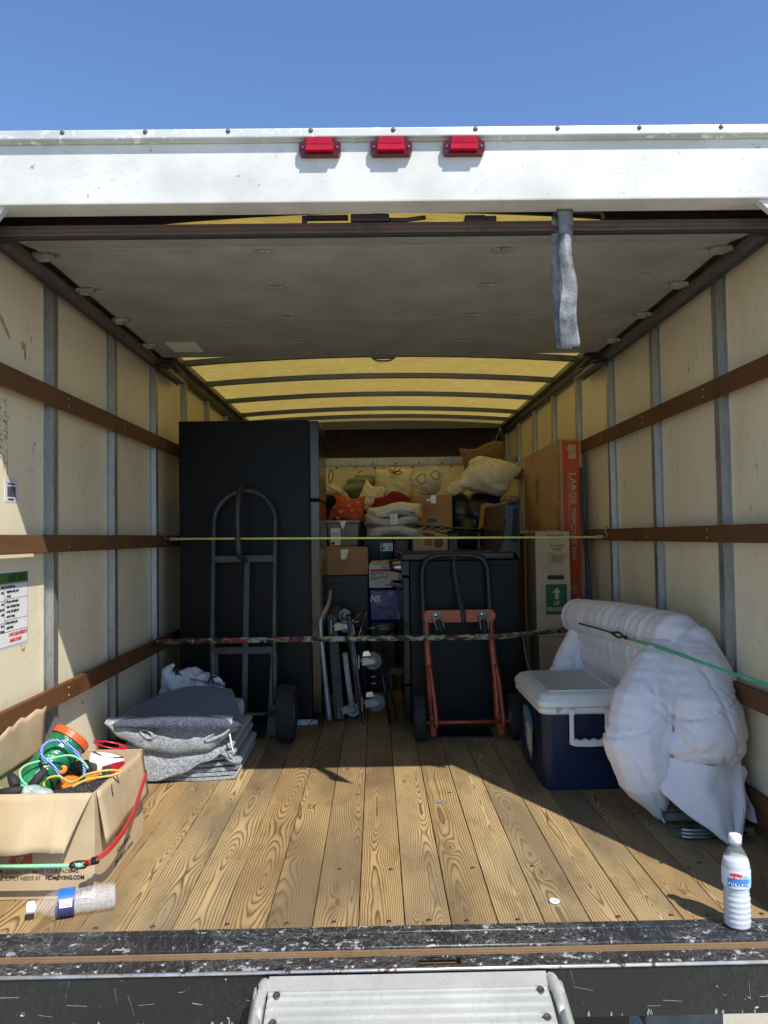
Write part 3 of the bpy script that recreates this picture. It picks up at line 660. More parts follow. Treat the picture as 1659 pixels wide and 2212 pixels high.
# ---- loading sign on the left wall
XS = XL + .0008
sign = box('loading_sign', (XL, 2.10, .640), (XS, 2.496, .879), m_wht, T)
def sq(name, y0, y1, z0, z1, m, lift=.0004): return box(name, (XS, y0, z0), (XS + lift, y1, z1), m, sign)
sq('sign_band', 2.105, 2.490, .8405, .874, m_inkg)
for z in (.838, .792, .7265, .690): sq('sign_rule', 2.105 if z < .7 or z > .83 else 2.335, 2.490, z, z + .001, m_ink, .0005)
for z in (.787, .719): sq('sign_rule', 2.105, 2.335, z, z + .001, m_ink, .0005)
for y in (2.3345, 2.4895): sq('sign_rule', y, y + .001, .645 if y > 2.4 else .690, .838 if y < 2.4 else .874, m_ink, .0006)
sq('sign_rule', 2.105, 2.490, .6445, .6455, m_ink, .0006)
tR, tU = (0, 1, 0), (0, 0, 1)
text('sign_lettering', 'LOAD TRUCK', .030, (XS + .0006, 2.474, .847), tR, tU, m_ink, sign, 'RIGHT', .62, bold=.0007)
def st(s, y, z, size, m=m_ink, al='LEFT', bold=.0001): text('sign_lettering', s, size, (XS + .0006, y, z), tR, tU, m, sign, al, .62, bold=bold)
c4 = ['4. Load rolled rugs', '    lengthwise along center', '    of truck.']
for k, s in enumerate(c4): st(s, 2.338, .8265 - k * .0148, .0135)
for k, s in enumerate(['5. Fill spaces with smaller', '    boxes. Put lightest boxes', '    on top. Pack tightly and', '    secure all cargo.']): st(s, 2.338, .780 - k * .0152, .0135)
for k, s in enumerate(['6. Return furniture pads', '    neatly folded.']): st(s, 2.338, .7145 - k * .0152, .0135)
for k, s in enumerate(['ances', 'truck.']): st(s, 2.332, .8265 - k * .0165, .0135, al='RIGHT')
for k, s in enumerate(['next.', 'rugs and', 's with']): st(s, 2.332, .775 - k * .0165, .0135, al='RIGHT')
for k, s in enumerate(['doors', 'weight along']): st(s, 2.332, .708 - k * .0165, .0135, al='RIGHT')
st('K WITH CLEAN INTERIOR TO', 2.486, .6745, .0150, m_inkr, 'RIGHT', .0003); st('CHARGE OF $25.00', 2.445, .6565, .0150, m_inkr, 'RIGHT', .0003)
# barcode sticker
bs = box('barcode_sticker', (XL, 2.335, 1.095), (XS, 2.420, 1.172), mat('sticker_grey', (.62, .60, .68), .5), T)
rr = random.Random(3); y = 2.352; mb = MB()
while y < 2.404:
    wd = rr.choice((.0012, .0012, .0024, .0036)); mb.box((XS, y, 1.112), (XS + .0004, y + wd, 1.145)); y += wd + rr.choice((.0010, .0014))
ob('barcode', mb, m_ink, bs)
text('sticker_lettering', '2042 ROAN ONLY', .0085, (XS + .0002, 2.353, 1.150), tR, tU, m_ink, bs, sx=.7, bold=.0002)
text('sticker_lettering', 'AF9P0007400D', .0085, (XS + .0002, 2.356, 1.101), tR, tU, m_ink, bs, sx=.7, bold=.0003)
# torn tape residue and long dark gouges on the left wall near the sign
m_res = mat('tape_residue', (.33, .26, .14), .8, 0, .3, 60, wear=(.5, .45, .3), ws=90, wt=.55)
def gouge(y0, z0, y1, z1, wd): return MB().prism([(y0 - wd, z0), (y0 + wd, z0), (y1 + wd * .3, z1), (y1 - wd * .3, z1)], .0006, (XL, 0, 0), u=(0, 1, 0), v=(0, 0, 1), n=(1, 0, 0))
ob('wall_gouge', gouge(2.352, 1.175, 2.353, 1.265, .0022), m_res, T); ob('wall_gouge', gouge(2.333, 1.24, 2.325, 1.17, .0030), m_res, T)
mb = MB(); rr = random.Random(11)
for q in range(170):
    yc = 2.30 + rr.gauss(0, .028); zc = 1.33 + rr.gauss(0, .055)
    if rr.random() < .35: yc = 2.345 + rr.gauss(0, .005)
    n_ = rr.choice((3, 4, 5)); a0 = rr.random() * 6; rad = rr.uniform(.001, .0045)
    mb.prism([(rad * rr.uniform(.4, 1.4) * cos(a0 + 2 * pi * k / n_), 1.3 * rad * rr.uniform(.4, 1.6) * sin(a0 + 2 * pi * k / n_)) for k in range(n_)], .0005 + rr.random() * .0002, (XL, yc, zc), u=(0, 1, 0), v=(0, 0, 1), n=(1, 0, 0))
tag(ob('paint_fleck', mb, m_res, T), kind='stuff')
ob('tape_residue', MB().prism([(0, 0), (.06, -.05), (.062, -.035), (.004, .02)], .0006, (-1.150,2.306,1.657), u=(0, 1, 0), v=(0, 0, 1), n=(1, 0, 0)), m_res, T)
ob('tape_residue', MB().prism([(0, 0), (.03, -.005), (.034, -.06), (.022, -.05), (.018, -.028), (0, -.02)], .0006, (-1.150,2.445,1.626), u=(0, 1, 0), v=(0, 0, 1), n=(1, 0, 0)), m_res, T)

# ================= LARGE CARGO =================
m_fridge = mat('fridge_black_textured', (.0045, .005, .0052), .33, 0, .35, 3, bs=260, bstr=.7, bd=.0015, spec=.16)
m_stainless = mat('black_stainless', (.045, .042, .036), .22, .9, .2, 2)
m_gtube = mat('dark_grey_tube', (.040, .042, .043), .42, .2, .3, 12, wear=(.25, .12, .07), ws=40, wt=.70)
m_otube = mat('orange_paint', (.33, .060, .020), .36, .1, .25, 9, wear=(.08, .04, .03), ws=45, wt=.69)
m_tyre = mat('tyre', (.018, .018, .018), .8, 0, .4, 30, bs=90, bstr=.3)
m_chrome = mat('chrome', (.26, .26, .25), .12, 1, .1, 20); m_steel = mat('zinc_steel', (.55, .55, .52), .28, .9, .2, 20)
m_enam = mat('black_enamel', (.005, .007, .009), .2, 0, .3, 3, bs=200, bstr=.10, spec=.25); m_enamt = mat('black_stove_side', (.005, .007, .008), .4, 0, .4, 4, bs=230, bstr=.6, bd=.0012, spec=.15)
m_card = card('cardboard', (.43, .285, .155)); m_cardl = card('cardboard_light', (.50, .375, .225)); m_cardd = card('cardboard_warm', (.40, .22, .10))
m_orange = card('printed_orange', (.55, .085, .025)); m_tan = flat('print_tan', (.50, .36, .21)); m_green = card('printed_green', (.02, .11, .05)); m_brown = flat('print_brown', (.14, .075, .03))
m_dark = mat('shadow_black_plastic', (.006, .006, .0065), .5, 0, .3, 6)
m_tape = mat('clear_packing_tape', (.50, .42, .28), .12, 0, .3, 30, bs=60, bstr=.5, spec=.8)
X_, Y_, Z_ = (1, 0, 0), (0, 1, 0), (0, 0, 1)
# ---- refrigerator, side towards the camera, doors towards the right
F = thing('refrigerator', 'tall black refrigerator with textured side panel standing against the left wall', 'refrigerator', (-.66, 4.15, 0))
box('cabinet', (-1.02, 3.90, .03), (-.345, 4.46, 1.585), m_fridge, F, bev=.006)
box('freezer_door', (-.343, 3.905, 1.17), (-.292, 4.458, 1.58), m_stainless, F, bev=.008); box('fridge_door', (-.343, 3.905, .06), (-.292, 4.458, 1.162), m_stainless, F, bev=.008)
box('door_gasket', (-.3455, 3.91, .06), (-.3425, 4.45, 1.58), m_rub, F)
box('base_trim', (-.50, 3.893, .006), (-.315, 3.905, .034), mat('worn_white_trim', (.5, .5, .5), .5, 0, .4, 20, wear=(.1, .1, .1), ws=60, wt=.55), F, bev=.002)
for x in (-.96, -.40): ob('foot', MB().cyl((x, 3.95, 0), (x, 3.95, .03), .018), m_rub, F); ob('foot', MB().cyl((x, 4.4, 0), (x, 4.4, .03), .018), m_rub, F)
ticket = box('energy_label', (-.2915, 3.93, .56), (-.2905, 3.99, .90), m_tan, F)
for z in (1.12, 1.21): tag(ob('screw', MB().ball((-1.0215, 3.905, z - .07), .004, 8), m_steel, F))
for k in range(26): box('label_print', (-.2904, 3.936, .58 + k * .0118), (-.2898, 3.984, .58 + k * .0118 + random.uniform(.003, .007)), m_ink, ticket)
# ---- grey hand truck
H = thing('hand_truck', 'grey loop handled hand truck with one pneumatic tyre showing, leaning on the refrigerator', 'hand truck', (-.65, 3.62, 0), 'hand trucks')
def hl_(z): return 3.66 + .19 * (z / 1.22) ** 1.0      # leaning plane
def hp(x, z): return (x, hl_(z), z)
xl, xr, xc = -.822, -.512, -.667
loop = [hp(xl + .025, .16), hp(xl + .008, .42), hp(xl, .9), hp(xl, 1.02)] + [hp(xc - .157 * cos(t), 1.045 + .170 * sin(t)) for t in [R(a) for a in (12, 30, 50, 70, 90, 110, 130, 150, 168)]] + [hp(xr, 1.02), hp(xr, .9), hp(xr + .002, .42), hp(xr + .012, .16)]
tube('frame', smooth_path(loop, 4), .0145, m_gtube, H, seg=12)
for z, h in ((.868, .034), (.42, .034)):
    y = hl_(z); box('crossbar', (xl + .004, y - .016, z - h / 2), (xr - .004, y - .008, z + h / 2), m_gtube, H, bev=.002)
ob('centre_bar', MB()._merge(bmesh.new(), Matrix()) or MB().prism([(-.013, .06), (.013, .06), (.013, .852), (-.013, .852)], .006, (xc + .018, hl_(.06) - .022, 0), u=X_, v=(0, .155, 1), n=Y_), m_gtube, H)
tube('grip', smooth_path([hp(xc, 1.222), (xc - .002, 3.80, 1.235), (xc - .006, 3.715, 1.20), (xc - .008, 3.68, 1.12), (xc - .006, 3.67, .97), (xc - .002, 3.69, .885), (xc + .012, 3.76, .862)], 4), .0135, m_gtube, H, seg=12)
for x, s in ((xl + .02, 1), (xr - .0, -1)):
    ob('side_bracket', MB().prism([(-.014, .40), (.014, .40), (.010, .02), (-.034, .02)] if s < 0 else [(-.014, .40), (.014, .40), (.03, .02), (-.01, .02)], .012, (x + .004, hl_(.1) - .016, 0), u=X_, v=(0, .13, 1), n=Y_), m_gtube, H)
ob('axle', MB().cyl((-.87, 3.60, .135), (-.44, 3.60, .135), .009), m_gtube, H); box('toe_plate', (-.79, 3.66, .002), (-.55, 3.89, .008), m_gtube, H)
def ht_wheel(x, y, r, wd, tread, parent, nm='wheel'):
    hw = wd / 2
    prof = [(r * .52, -hw * .8), (r * .8, -hw), (r * .93, -hw * .92)]
    if tread == 'rib':
        for k in range(7):
            u = -.72 + 1.44 * k / 6; e = r * (.985 - .03 * abs(u) ** 2); prof += [(e - .004, (u - .1) * hw), (e, (u - .06) * hw), (e, (u + .06) * hw), (e - .004, (u + .1) * hw)]
    else: prof += [(r * .975, -hw * .7), (r * .985, 0), (r * .975, hw * .7)]
    prof += [(r * .93, hw * .92), (r * .8, hw), (r * .52, hw * .8), (r * .52, -hw * .8)]
    mb = MB().lathe(prof, (x, y, r), axis=X_, seg=36)
    if tread == 'block':
        n = 22
        for k in range(n):
            for j, u in enumerate((-.62, -.2, .2, .62)):
                a = 2 * pi * (k + .5 * (j % 2)) / n; q = Matrix.Rotation(a, 4, 'X')
                t = bmesh.new(); bmesh.ops.create_cube(t, size=1)
                for v in t.verts: v.co = Vector((v.co.x * hw * .34, v.co.y * r * .17, v.co.z * .006))
                mb._merge(t, Matrix.Translation((x + u * hw, y, r)) @ q @ Matrix.Translation((0, 0, r * .985)) @ Matrix.Rotation(R(35), 4, 'Z'))
    wv = ob(nm, mb, m_tyre, parent)
    ob('hub', MB().lathe([(0, -hw * .9), (r * .2, -hw * .9), (r * .22, -hw * .6), (r * .5, -hw * .55), (r * .53, -hw * .75), (r * .53, hw * .75), (r * .5, hw * .55), (r * .22, hw * .6), (r * .2, hw * .9), (0, hw * .9)], (x, y, r), axis=X_, seg=24), m_steel, wv)
ht_wheel(-.438, 3.61, .136, .082, 'rib', H); ht_wheel(-.885, 3.61, .136, .082, 'rib', H)
# ---- orange convertible hand truck
O = thing('hand_truck', 'orange convertible hand truck with black hoop handle, leaning on the stove', 'hand truck', (.40, 3.60, 0), 'hand trucks')
def op(x, z): return (x, 3.64 + .13 * z / .87, z)
hoop = [op(.232, .46), op(.230, .62), op(.228, .76), op(.240, .83), op(.285, .863), op(.395, .872), op(.505, .863), op(.548, .83), op(.558, .76), op(.56, .62), op(.562, .46)]
tube('upper_handle', smooth_path(hoop, 4), .0150, m_black, O, seg=12)
tube('upright', smooth_path([op(.243, .60), op(.245, .45), op(.252, .28), op(.257, .02)], 4), .0175, m_otube, O, seg=12); tube('upright', smooth_path([op(.562, .60), op(.563, .45), op(.574, .28), op(.578, .02)], 4), .0175, m_otube, O, seg=12)
tube('brace', smooth_path([(.252, 3.655, .34), (.262, 3.62, .24), (.272, 3.585, .12), (.274, 3.58, .06)], 4), .0105, m_otube, O, seg=10); tube('brace', smooth_path([(.574, 3.655, .34), (.584, 3.62, .24), (.592, 3.585, .12), (.594, 3.58, .06)], 4), .0105, m_otube, O, seg=10)
cp = ob('caster_plate', MB().prism([(.030 * cos(t) - .147, .030 * sin(t)) for t in [R(a) for a in range(90, 271, 20)]] + [(.030 * cos(t) + .147, .030 * sin(t)) for t in [R(a) for a in range(-90, 91, 20)]], .006, (.404, 3.688, .574)), m_otube, O)
for dz in (.021, -.021): box('caster_plate_lip', (.285, 3.680, .574 + dz - .003), (.525, 3.6875, .574 + dz + .003), m_otube, O)
for x, sw in ((.290, .55), (.515, .15)):
    Mx = Matrix.Translation((x, 3.684, .578)) @ Matrix.Rotation(-sw * .5, 4, 'Y') @ Matrix.Scale(1.28, 4)
    mb = MB(); mb.M = Mx; mb.prism([(.017 * cos(t), .017 * sin(t)) for t in [R(a) for a in range(0, 181, 20)]] + [(-.015, -.045), (-.008, -.05), (-.008, -.01), (.008, -.01), (.008, -.05), (.015, -.045)], -.004)
    mb.box((-.016, -.035, -.05), (-.013, -.004, .0)); mb.box((.013, -.035, -.05), (.016, -.004, .0))
    cs = ob('caster', mb, m_galvd, O); mb = MB(); mb.M = Mx; mb.lathe([(0, .003), (.009, .002), (.011, -.004)], (0, -.004, .003), axis=(0, -1, 0), seg=14); ob('swivel_bolt', mb, m_steel, cs)
    mb = MB(); mb.M = Mx; mb.lathe([(0, -.0105), (.024, -.0105), (.031, -.006), (.031, .006), (.024, .0105), (0, .0105)], (0, -.026, -.048), axis=X_, seg=22); ob('caster_wheel', mb, m_tyre, cs)
ob('axle', MB().cyl((.205, 3.585, .083), (.625, 3.585, .083), .0095), m_otube, O); box('toe_plate', (.28, 3.62, .002), (.55, 3.79, .008), m_dark, O)
for x in (.262, .583): ob('axle_lug', MB().prism([(-.012, -.05), (.012, -.05), (.014, .05), (-.014, .05)], .006, (x, 3.60, .065)), m_otube, O)
ht_wheel(.196, 3.60, .104, .052, 'block', O); ht_wheel(.645, 3.60, .104, .052, 'block', O)
# black strap tied from hoop to plate
def ribbon(mb, pts, wd, wdir, seg=1):
    P = smooth_path(pts, 5); wdir = Vector(wdir)
    g = [[mb.bm.verts.new(p + wdir * (wd * (j / seg - .5))) for j in range(seg + 1)] for p in P]
    for i in range(len(P) - 1):
        for j in range(seg): mb.bm.faces.new((g[i][j], g[i + 1][j], g[i + 1][j + 1], g[i][j + 1])).smooth = True
    return mb
s_ = ob('tie_strap', ribbon(MB(), [(.392, 3.77, .885), (.388, 3.752, .85), (.395, 3.735, .76), (.410, 3.70, .65), (.421, 3.672, .59), (.424, 3.675, .545)], .023, (1, .0, .05)), m_web if False else mat('black_webbing', (.02, .021, .022), .6, 0, .3, 40, bs=300), None, recalc=False)
tag(s_, 'black strap knotted round the hoop of the orange hand truck', 'strap'); mo = s_.modifiers.new('s', 'SOLIDIFY'); mo.thickness = .002
ob('knot', MB().ball((.392, 3.757, .868), (.013, .014, .02), 10).ball((.386, 3.752, .845), (.009, .01, .016), 10), s_.data.materials[0], s_)
# ---- stove, side towards the camera
S = thing('stove', 'black electric range turned sideways between the hand truck and the trolleys', 'stove', (.43, 4.1, 0))
box('body', (.17, 3.80, .03), (.715, 4.52, .842), m_enamt, S, bev=.004)
ob('embossed_panel', MB().box((.205, 3.7975, .62), (.70, 3.802, .815), .002).box((.24, 3.7965, .60), (.66, 3.80, .77), .002), m_enamt, S)
box('cooktop', (.125, 3.785, .846), (.70, 4.53, .885), m_enam, S, bev=.008)
bgp = [(.625, .884), (.70, .884), (.728, .84), (.728, 1.138), (.672, 1.142), (.660, 1.13), (.645, .98), (.640, .92)]
ob('backguard', MB().prism(bgp, .735, (0, 3.787, 0)), m_enam, S)
ob('backguard_trim', MB().prism([(.682, .93), (.721, .93), (.723, 1.105), (.700, 1.105)], -.003, (0, 3.787, 0)).prism([(.668, 1.118), (.722, 1.118), (.722, 1.134), (.674, 1.134)], -.003, (0, 3.787, 0)), m_enamt, S)
tube('cooktop_trim', smooth_path([(.13, 3.786, .889), (.56, 3.786, .889), (.61, 3.786, .894), (.637, 3.786, .925), (.655, 3.786, 1.05)], 4), .004, m_enam, S, seg=8)
box('oven_door', (.132, 3.81, .22), (.168, 4.50, .76), m_enam, S, bev=.006); box('drawer_front', (.135, 3.81, .05), (.168, 4.50, .21), m_enam, S, bev=.005); box('control_panel', (.125, 3.80, .77), (.168, 4.51, .844), m_enam, S, bev=.004)
tube('oven_handle', smooth_path([(.13, 3.86, .70), (.095, 3.865, .705), (.09, 3.92, .705), (.09, 4.4, .705), (.13, 4.44, .70)], 4), .010, m_enam, S)
for k, y in enumerate((3.90, 4.02, 4.3, 4.42)): ob('knob', MB().lathe([(0, .050), (.018, .050), (.026, .030), (.030, .002), (.030, 0)], (.125, y, .81), axis=(-1, 0, 0), seg=20), m_chrome if k == 0 else m_enam, S)
tube('power_cord', smooth_path([(.735, 3.80, .47), (.742, 3.79, .38), (.75, 3.785, .33), (.77, 3.77, .27), (.79, 3.77, .16)], 4), .004, m_web, S, seg=6)
box('side_flange', (.60, 3.794, .05), (.603, 3.80, .60), m_enam, S)
# ---- moving boxes on the right
TV = thing('picture_box', 'tall flat cardboard box with orange printed edge standing on end by the right wall', 'box', (1.11, 4.8, .60))
a3, b3 = (1.058, 4.26, .604), (1.180, 5.32, 1.513)
box('carton', a3, b3, m_card, TV, bev=.002)
pf = 4.2592
box('printed_edge', (1.070, pf - .0006, .608), (1.166, pf, 1.502), m_orange, TV)
def tv(s, x, z, size, m, al='LEFT', sx=.8, bold=.0015): text('box_lettering', s, size, (x, pf - .0008, z), (0, 0, -1), (1, 0, 0), m, TV, al, sx, bold=bold)
tv('LARGE', 1.112, 1.318, .047, m_tan, sx=1.28); tv('TV/PICTURE BOX', 1.116, 1.118, .034, m_tan, sx=1.15)
tv('FOR FLAT PANEL TV MIRRORS AND PICTURE FRAMES UP TO PROTECTED', 1.098, 1.318, .012, m_tan, sx=1.05, bold=.0002)
tv('FT', 1.095, 1.462, .018, m_tan); box('box_print', (1.105, pf - .0009, 1.432), (1.149, pf - .0002, 1.478), m_tan, TV); box('box_print', (1.107, pf - .0009, 1.398), (1.126, pf - .0002, 1.429), m_tan, TV); box('box_print', (1.1265, pf - .0009, 1.398), (1.149, pf - .0002, 1.429), m_tan, TV)
box('box_print', (1.085, pf - .0009, .63), (1.135, pf - .0001, .675), m_tan, TV)
for k in range(9): box('box_print', (1.092 + k * .0042, pf - .0014, .634), (1.094 + k * .0042, pf - .001, .671), m_brown, TV)
px_ = 1.0575
def ts(s, y, z, size, m=m_brown, al='LEFT', bold=.0006): text('box_lettering', s, size, (px_ - .0006, y, z), (0, 0, -1), (0, -1, 0), m, TV, al, 1.0, bold=bold)
ts('FRAGILE HANDLE WITH CARE', 4.30, 1.44, .020); ts('CONTENTS', 4.30, 1.02, .018); ts('LARGE BOX', 4.34, 1.14, .04)
ts('ROOM', 4.92, 1.32, .05, bold=.002); ts('TV / PICTURE BOX', 4.84, 1.36, .018)
for a, b, c, d in ((4.86, 4.865, 1.14, 1.34), (4.98, 4.985, 1.14, 1.34), (4.5, 4.507, 1.20, 1.30), (4.5, 4.507, .92, 1.02), (4.88, 4.885, .80, .96), (4.98, 4.985, .80, .96)): box('box_print', (px_ - .0005, a, c), (px_, b, d), m_brown, TV)
box('box_print', (px_ - .0005, 4.66, .62), (px_, 4.80, .99), m_orange, TV)
tag(box('storage_bin', (.98, 4.30, .002), (1.19, 5.1, .600), m_dark, None, bev=.01, taper=.93), 'dark bin under the tall picture box', 'bin')
K = thing('kit_box', 'narrow cardboard box marked UP FRAGILE beside the tall picture box', 'box', (.94, 4.1, .425))
box('carton', (.850, 4.00, .427), (1.034, 4.235, .983), m_cardl, K, bev=.003, taper=1.0)
fy = 3.9994
def kt(nm, x0, x1, z0, z1, m, l=.0006): return box(nm, (x0, fy - l, z0), (x1, fy, z1), m, K)
kt('green_panel', .901, 1.014, .540, .702, m_green)
ob('arrow', MB().prism([(-.010, 0), (.010, 0), (.010, .035), (.024, .035), (0, .062), (-.024, .035), (-.010, .035)], -.0006, (.960, fy - .0007, .622)), m_tan, K)
text('box_lettering', 'UP', .030, (.958, fy - .0012, .592), X_, Z_, m_tan, K, 'CENTER', .9, bold=.0012); text('box_lettering', 'FRAGILE', .029, (.957, fy - .0012, .560), X_, Z_, m_tan, K, 'CENTER', .88, bold=.0012)
text('box_lettering', 'Product#', .020, (.968, fy - .0006, .902), X_, Z_, m_brown, K, 'CENTER', .95, bold=.0003); text('box_lettering', 'TVKIT', .021, (.968, fy - .0006, .880), X_, Z_, m_brown, K, 'CENTER', .95, bold=.0006)
text('box_lettering', "what's inside", .02, (.955, fy - .0006, .956), X_, Z_, m_brown, K, 'CENTER', .95, bold=.0004)
kt('barcode_frame', .921, 1.008, .811, .863, m_brown, .0003); kt('barcode_field', .9235, 1.0055, .8135, .8605, m_tan, .0006)
for k in range(16): kt('barcode_bar', .932 + k * .0040, .932 + k * .0040 + random.choice((.001, .002, .0028)), .820, .856, flat('bar_green', (.05, .09, .05)) if k > 8 else m_brown, .001) if k < 16 else 0
slot = [(.030 * 1 + .009 * cos(t), .009 * sin(t)) for t in [R(a) for a in range(-90, 91, 30)]] + [(-.030 + .009 * cos(t), .009 * sin(t)) for t in [R(a) for a in range(90, 271, 30)]]
ob('hand_hole', MB().prism([(p[0] * 1.15, p[1] * 1.35) for p in slot], -.0008, (.956, fy, .738)), m_dark, K)
for k in range(19):
    t = pi * k / 18; ob('hand_hole_dash', MB().box((.957 + .048 * -cos(t) - .0018, fy - .0006, .738 + .023 * min(1, 1.5 * sin(t)) - .0008), (.957 + .048 * -cos(t) + .0018, fy, .738 + .023 * min(1, 1.5 * sin(t)) + .0008)), m_ink, K)
box('tape_strip', (.852, fy - .0004, .905), (.862, fy, .983), m_tape, K)
o = box('carton', (.862, 4.01, .002), (1.03, 4.25, .424), m_card, None, bev=.003); tag(o, 'plain brown carton under the box marked UP FRAGILE', 'box')
o = box('shelf_board', (.80, 4.27, .975), (1.05, 4.9, .990), m_tan, None, bev=.002); tag(o, 'pale board edge sticking out behind the narrow box', 'board')
o = box('carton', (.845, 4.28, .002), (1.05, 4.9, .972), m_cardd, None, bev=.004); tag(o, 'dark brown carton half hidden between stove and narrow box', 'box')
o = tube('metal_pole', smooth_path([(1.160,4.200,1.341), (1.156,4.180,1.054), (1.159,4.120,0.823), (1.163,4.080,0.598), (1.171,4.050,0.352)], 4), .011, m_gtube, None, seg=10); tag(o, 'thin grey metal pole leaning beside the tall picture box', 'pole')
# ---- cooler
C = thing('cooler', 'navy blue cooler with a white lid standing before the white comforter', 'cooler', (.78, 3.1, 0))
m_navy = mat('navy_plastic', (.003, .011, .040), .38, 0, .25, 3, bs=120, bstr=.12, spec=.5); m_cw = mat('cooler_white', (.70, .70, .64), .42, 0, .07, 8, wear=(.4, .38, .32), ws=50, wt=.70)
def rbx(x0, x1, y0, y1, z0, z1, r, tap=1.0, top=0.0, n=6):
    """rounded-corner box, tapering to the bottom, with a domed shoulder"""
    mb = MB(); cx, cy = (x0 + x1) / 2, (y0 + y1) / 2; hx, hy = (x1 - x0) / 2, (y1 - y0) / 2
    def ring(z, k, ins):
        out = []
        for qx, qy, a0 in ((1, -1, -90), (1, 1, 0), (-1, 1, 90), (-1, -1, 180)):
            for i in range(n + 1):
                a = R(a0 + 90 * i / n); out.append(mb.bm.verts.new((cx + qx * (hx * k - r - ins) + r * cos(a), cy + qy * (hy * k - r - ins) + r * sin(a), z)))
        return out
    rings = [ring(z0, tap, .006), ring(z0 + .006, tap, 0), ring(z1 - max(top, .003), 1, 0)]
    if top: rings += [ring(z1 - top * .25, 1, top * .55), ring(z1, 1, top * 1.1)]
    else: rings += [ring(z1, 1, .003)]
    for A, B in zip(rings, rings[1:]):
        m_ = len(A)
        for i in range(m_): f = mb.bm.faces.new((A[i], A[(i + 1) % m_], B[(i + 1) % m_], B[i])); f.smooth = False
    mb.bm.faces.new(rings[0][::-1]); mb.bm.faces.new(rings[-1]); return mb
ob('body', rbx(.615, .945, 2.845, 3.36, 0, .292, .035, .93), m_navy, C)
ob('rim', rbx(.608, .952, 2.838, 3.367, .289, .313, .036), m_cw, C)
lid = ob('lid', rbx(.605, .955, 2.835, 3.37, .314, .366, .038, 1, .030), m_cw, C)
box('lid_recess', (.66, 2.90, .3655), (.90, 3.32, .3675), mat('lid_top_grey', (.44, .46, .44), .45, 0, .12, 8, wear=(.3, .3, .28), ws=30, wt=.66), C, bev=.001)
box('lid_ridge', (.655, 2.886, .364), (.905, 2.894, .371), m_cw, C, bev=.002)
ob('chipped_rim', MB().prism([(0, 0), (.03, 0), (.018, -.012), (.008, -.02), (.005, -.012)], -.0008, (.665, 2.8372, .3125)), mat('chip_grey', (.35, .35, .33), .7), C)
hz0, hx0, hx1 = .175, .715, .865
hm = MB().box((hx0, 2.820, .19), (hx0 + .016, 2.834, .304), .004).box((hx1 - .016, 2.820, .19), (hx1, 2.834, .304), .004)
hm.prism([(0, .016), (0, .0), (.02, -.006), (.075, -.009), (.13, -.006), (.15, .0), (.15, .016)] + [(.15 - .0167 * (k + .5) , .020 if k % 2 else .013) for k in range(9)], .016, (hx0, 2.819, .182))
hd_ = ob('handle', hm, m_cw, C)
for x in (hx0 + .008, hx1 - .008): ob('handle_pivot', MB().cyl((x, 2.819, .300), (x, 2.84, .300), .012), m_cw, C)
# printed sticker on the long side
def stick(u): return [(0, 0), (.03, -.03), (.09, -.095), (.17, -.125), (.21, -.11), (.20, -.03), (.15, -.005), (.06, .012)]
m_st1 = mat('sticker_photo', (.22, .24, .20), .3, 0, .9, 40); m_st2 = mat('sticker_blue', (.05, .22, .42), .3, 0, .3, 20)
sx_ = .6158
ob('sticker', MB().prism([(.0, .0), (.025, -.045), (.075, -.115), (.15, -.16), (.215, -.175), (.222, -.13), (.215, -.05), (.19, -.015), (.1, .01), (.03, .02)], -.0008, (.6185, 3.22, .25), u=(-.012, -1, 0), v=(.06, 0, 1), n=X_), m_st1, C)
ob('sticker_band', MB().prism([(.01, .018), (.10, .008), (.19, -.017), (.212, -.05), (.19, -.055), (.10, -.025), (.03, -.012)], -.0006, (.6173, 3.22, .25), u=(-.012, -1, 0), v=(.06, 0, 1), n=X_), m_st2, C)
ob('sticker_can', MB().prism([(.10, -.05), (.19, -.07), (.205, -.15), (.13, -.13)], -.0006, (.6171, 3.22, .25), u=(-.012, -1, 0), v=(.06, 0, 1), n=X_), mat('sticker_cream', (.5, .48, .38), .4, 0, .5, 40), C)
# ---- camouflage strap and yellow cord across the load
def band(pts, wd, name, m):
    P = [Vector(p) for p in pts]; mb = MB(); n = 60; L = len(P) - 1; g = []
    for i in range(n + 1):
        t = i / n * L; k = min(int(t), L - 1); p = P[k].lerp(P[k + 1], t - k); tw = .12 * sin(i * .9) + .15 * sin(i * .37)
        wv = Vector((0, sin(tw), cos(tw))) * wd / 2; g.append((mb.bm.verts.new(p - wv), mb.bm.verts.new(p + wv)))
    for a, b in zip(g, g[1:]): mb.bm.faces.new((a[0], b[0], b[1], a[1])).smooth = True
    return mb
o = ob('camouflage_strap', band([(-1.10, 3.74, .462), (-.98, 3.60, .485), (-.3, 3.585, .487), (.2, 3.58, .485), (.60, 3.585, .485), (.75, 3.68, .485), (1.19, 3.95, .48)], .026, 's', m_web), camo('camouflage'), None, recalc=False)
mo = o.modifiers.new('s', 'SOLIDIFY'); mo.thickness = .0015; tag(o, 'camouflage strap stretched across the load low down', 'strap')
B = thing('bungee_cord', 'thin yellow bungee cord stretched across the load from rail to rail', 'bungee cord', (.05, 3.72, .97), 'bungee cords')
pa, pb = (-0.983,3.700,0.973), (1.094,3.700,0.951)
tube('cord', [pa, pb], .0050, flat('yellow_cord', (.84, .88, .26), .45), B, seg=8)
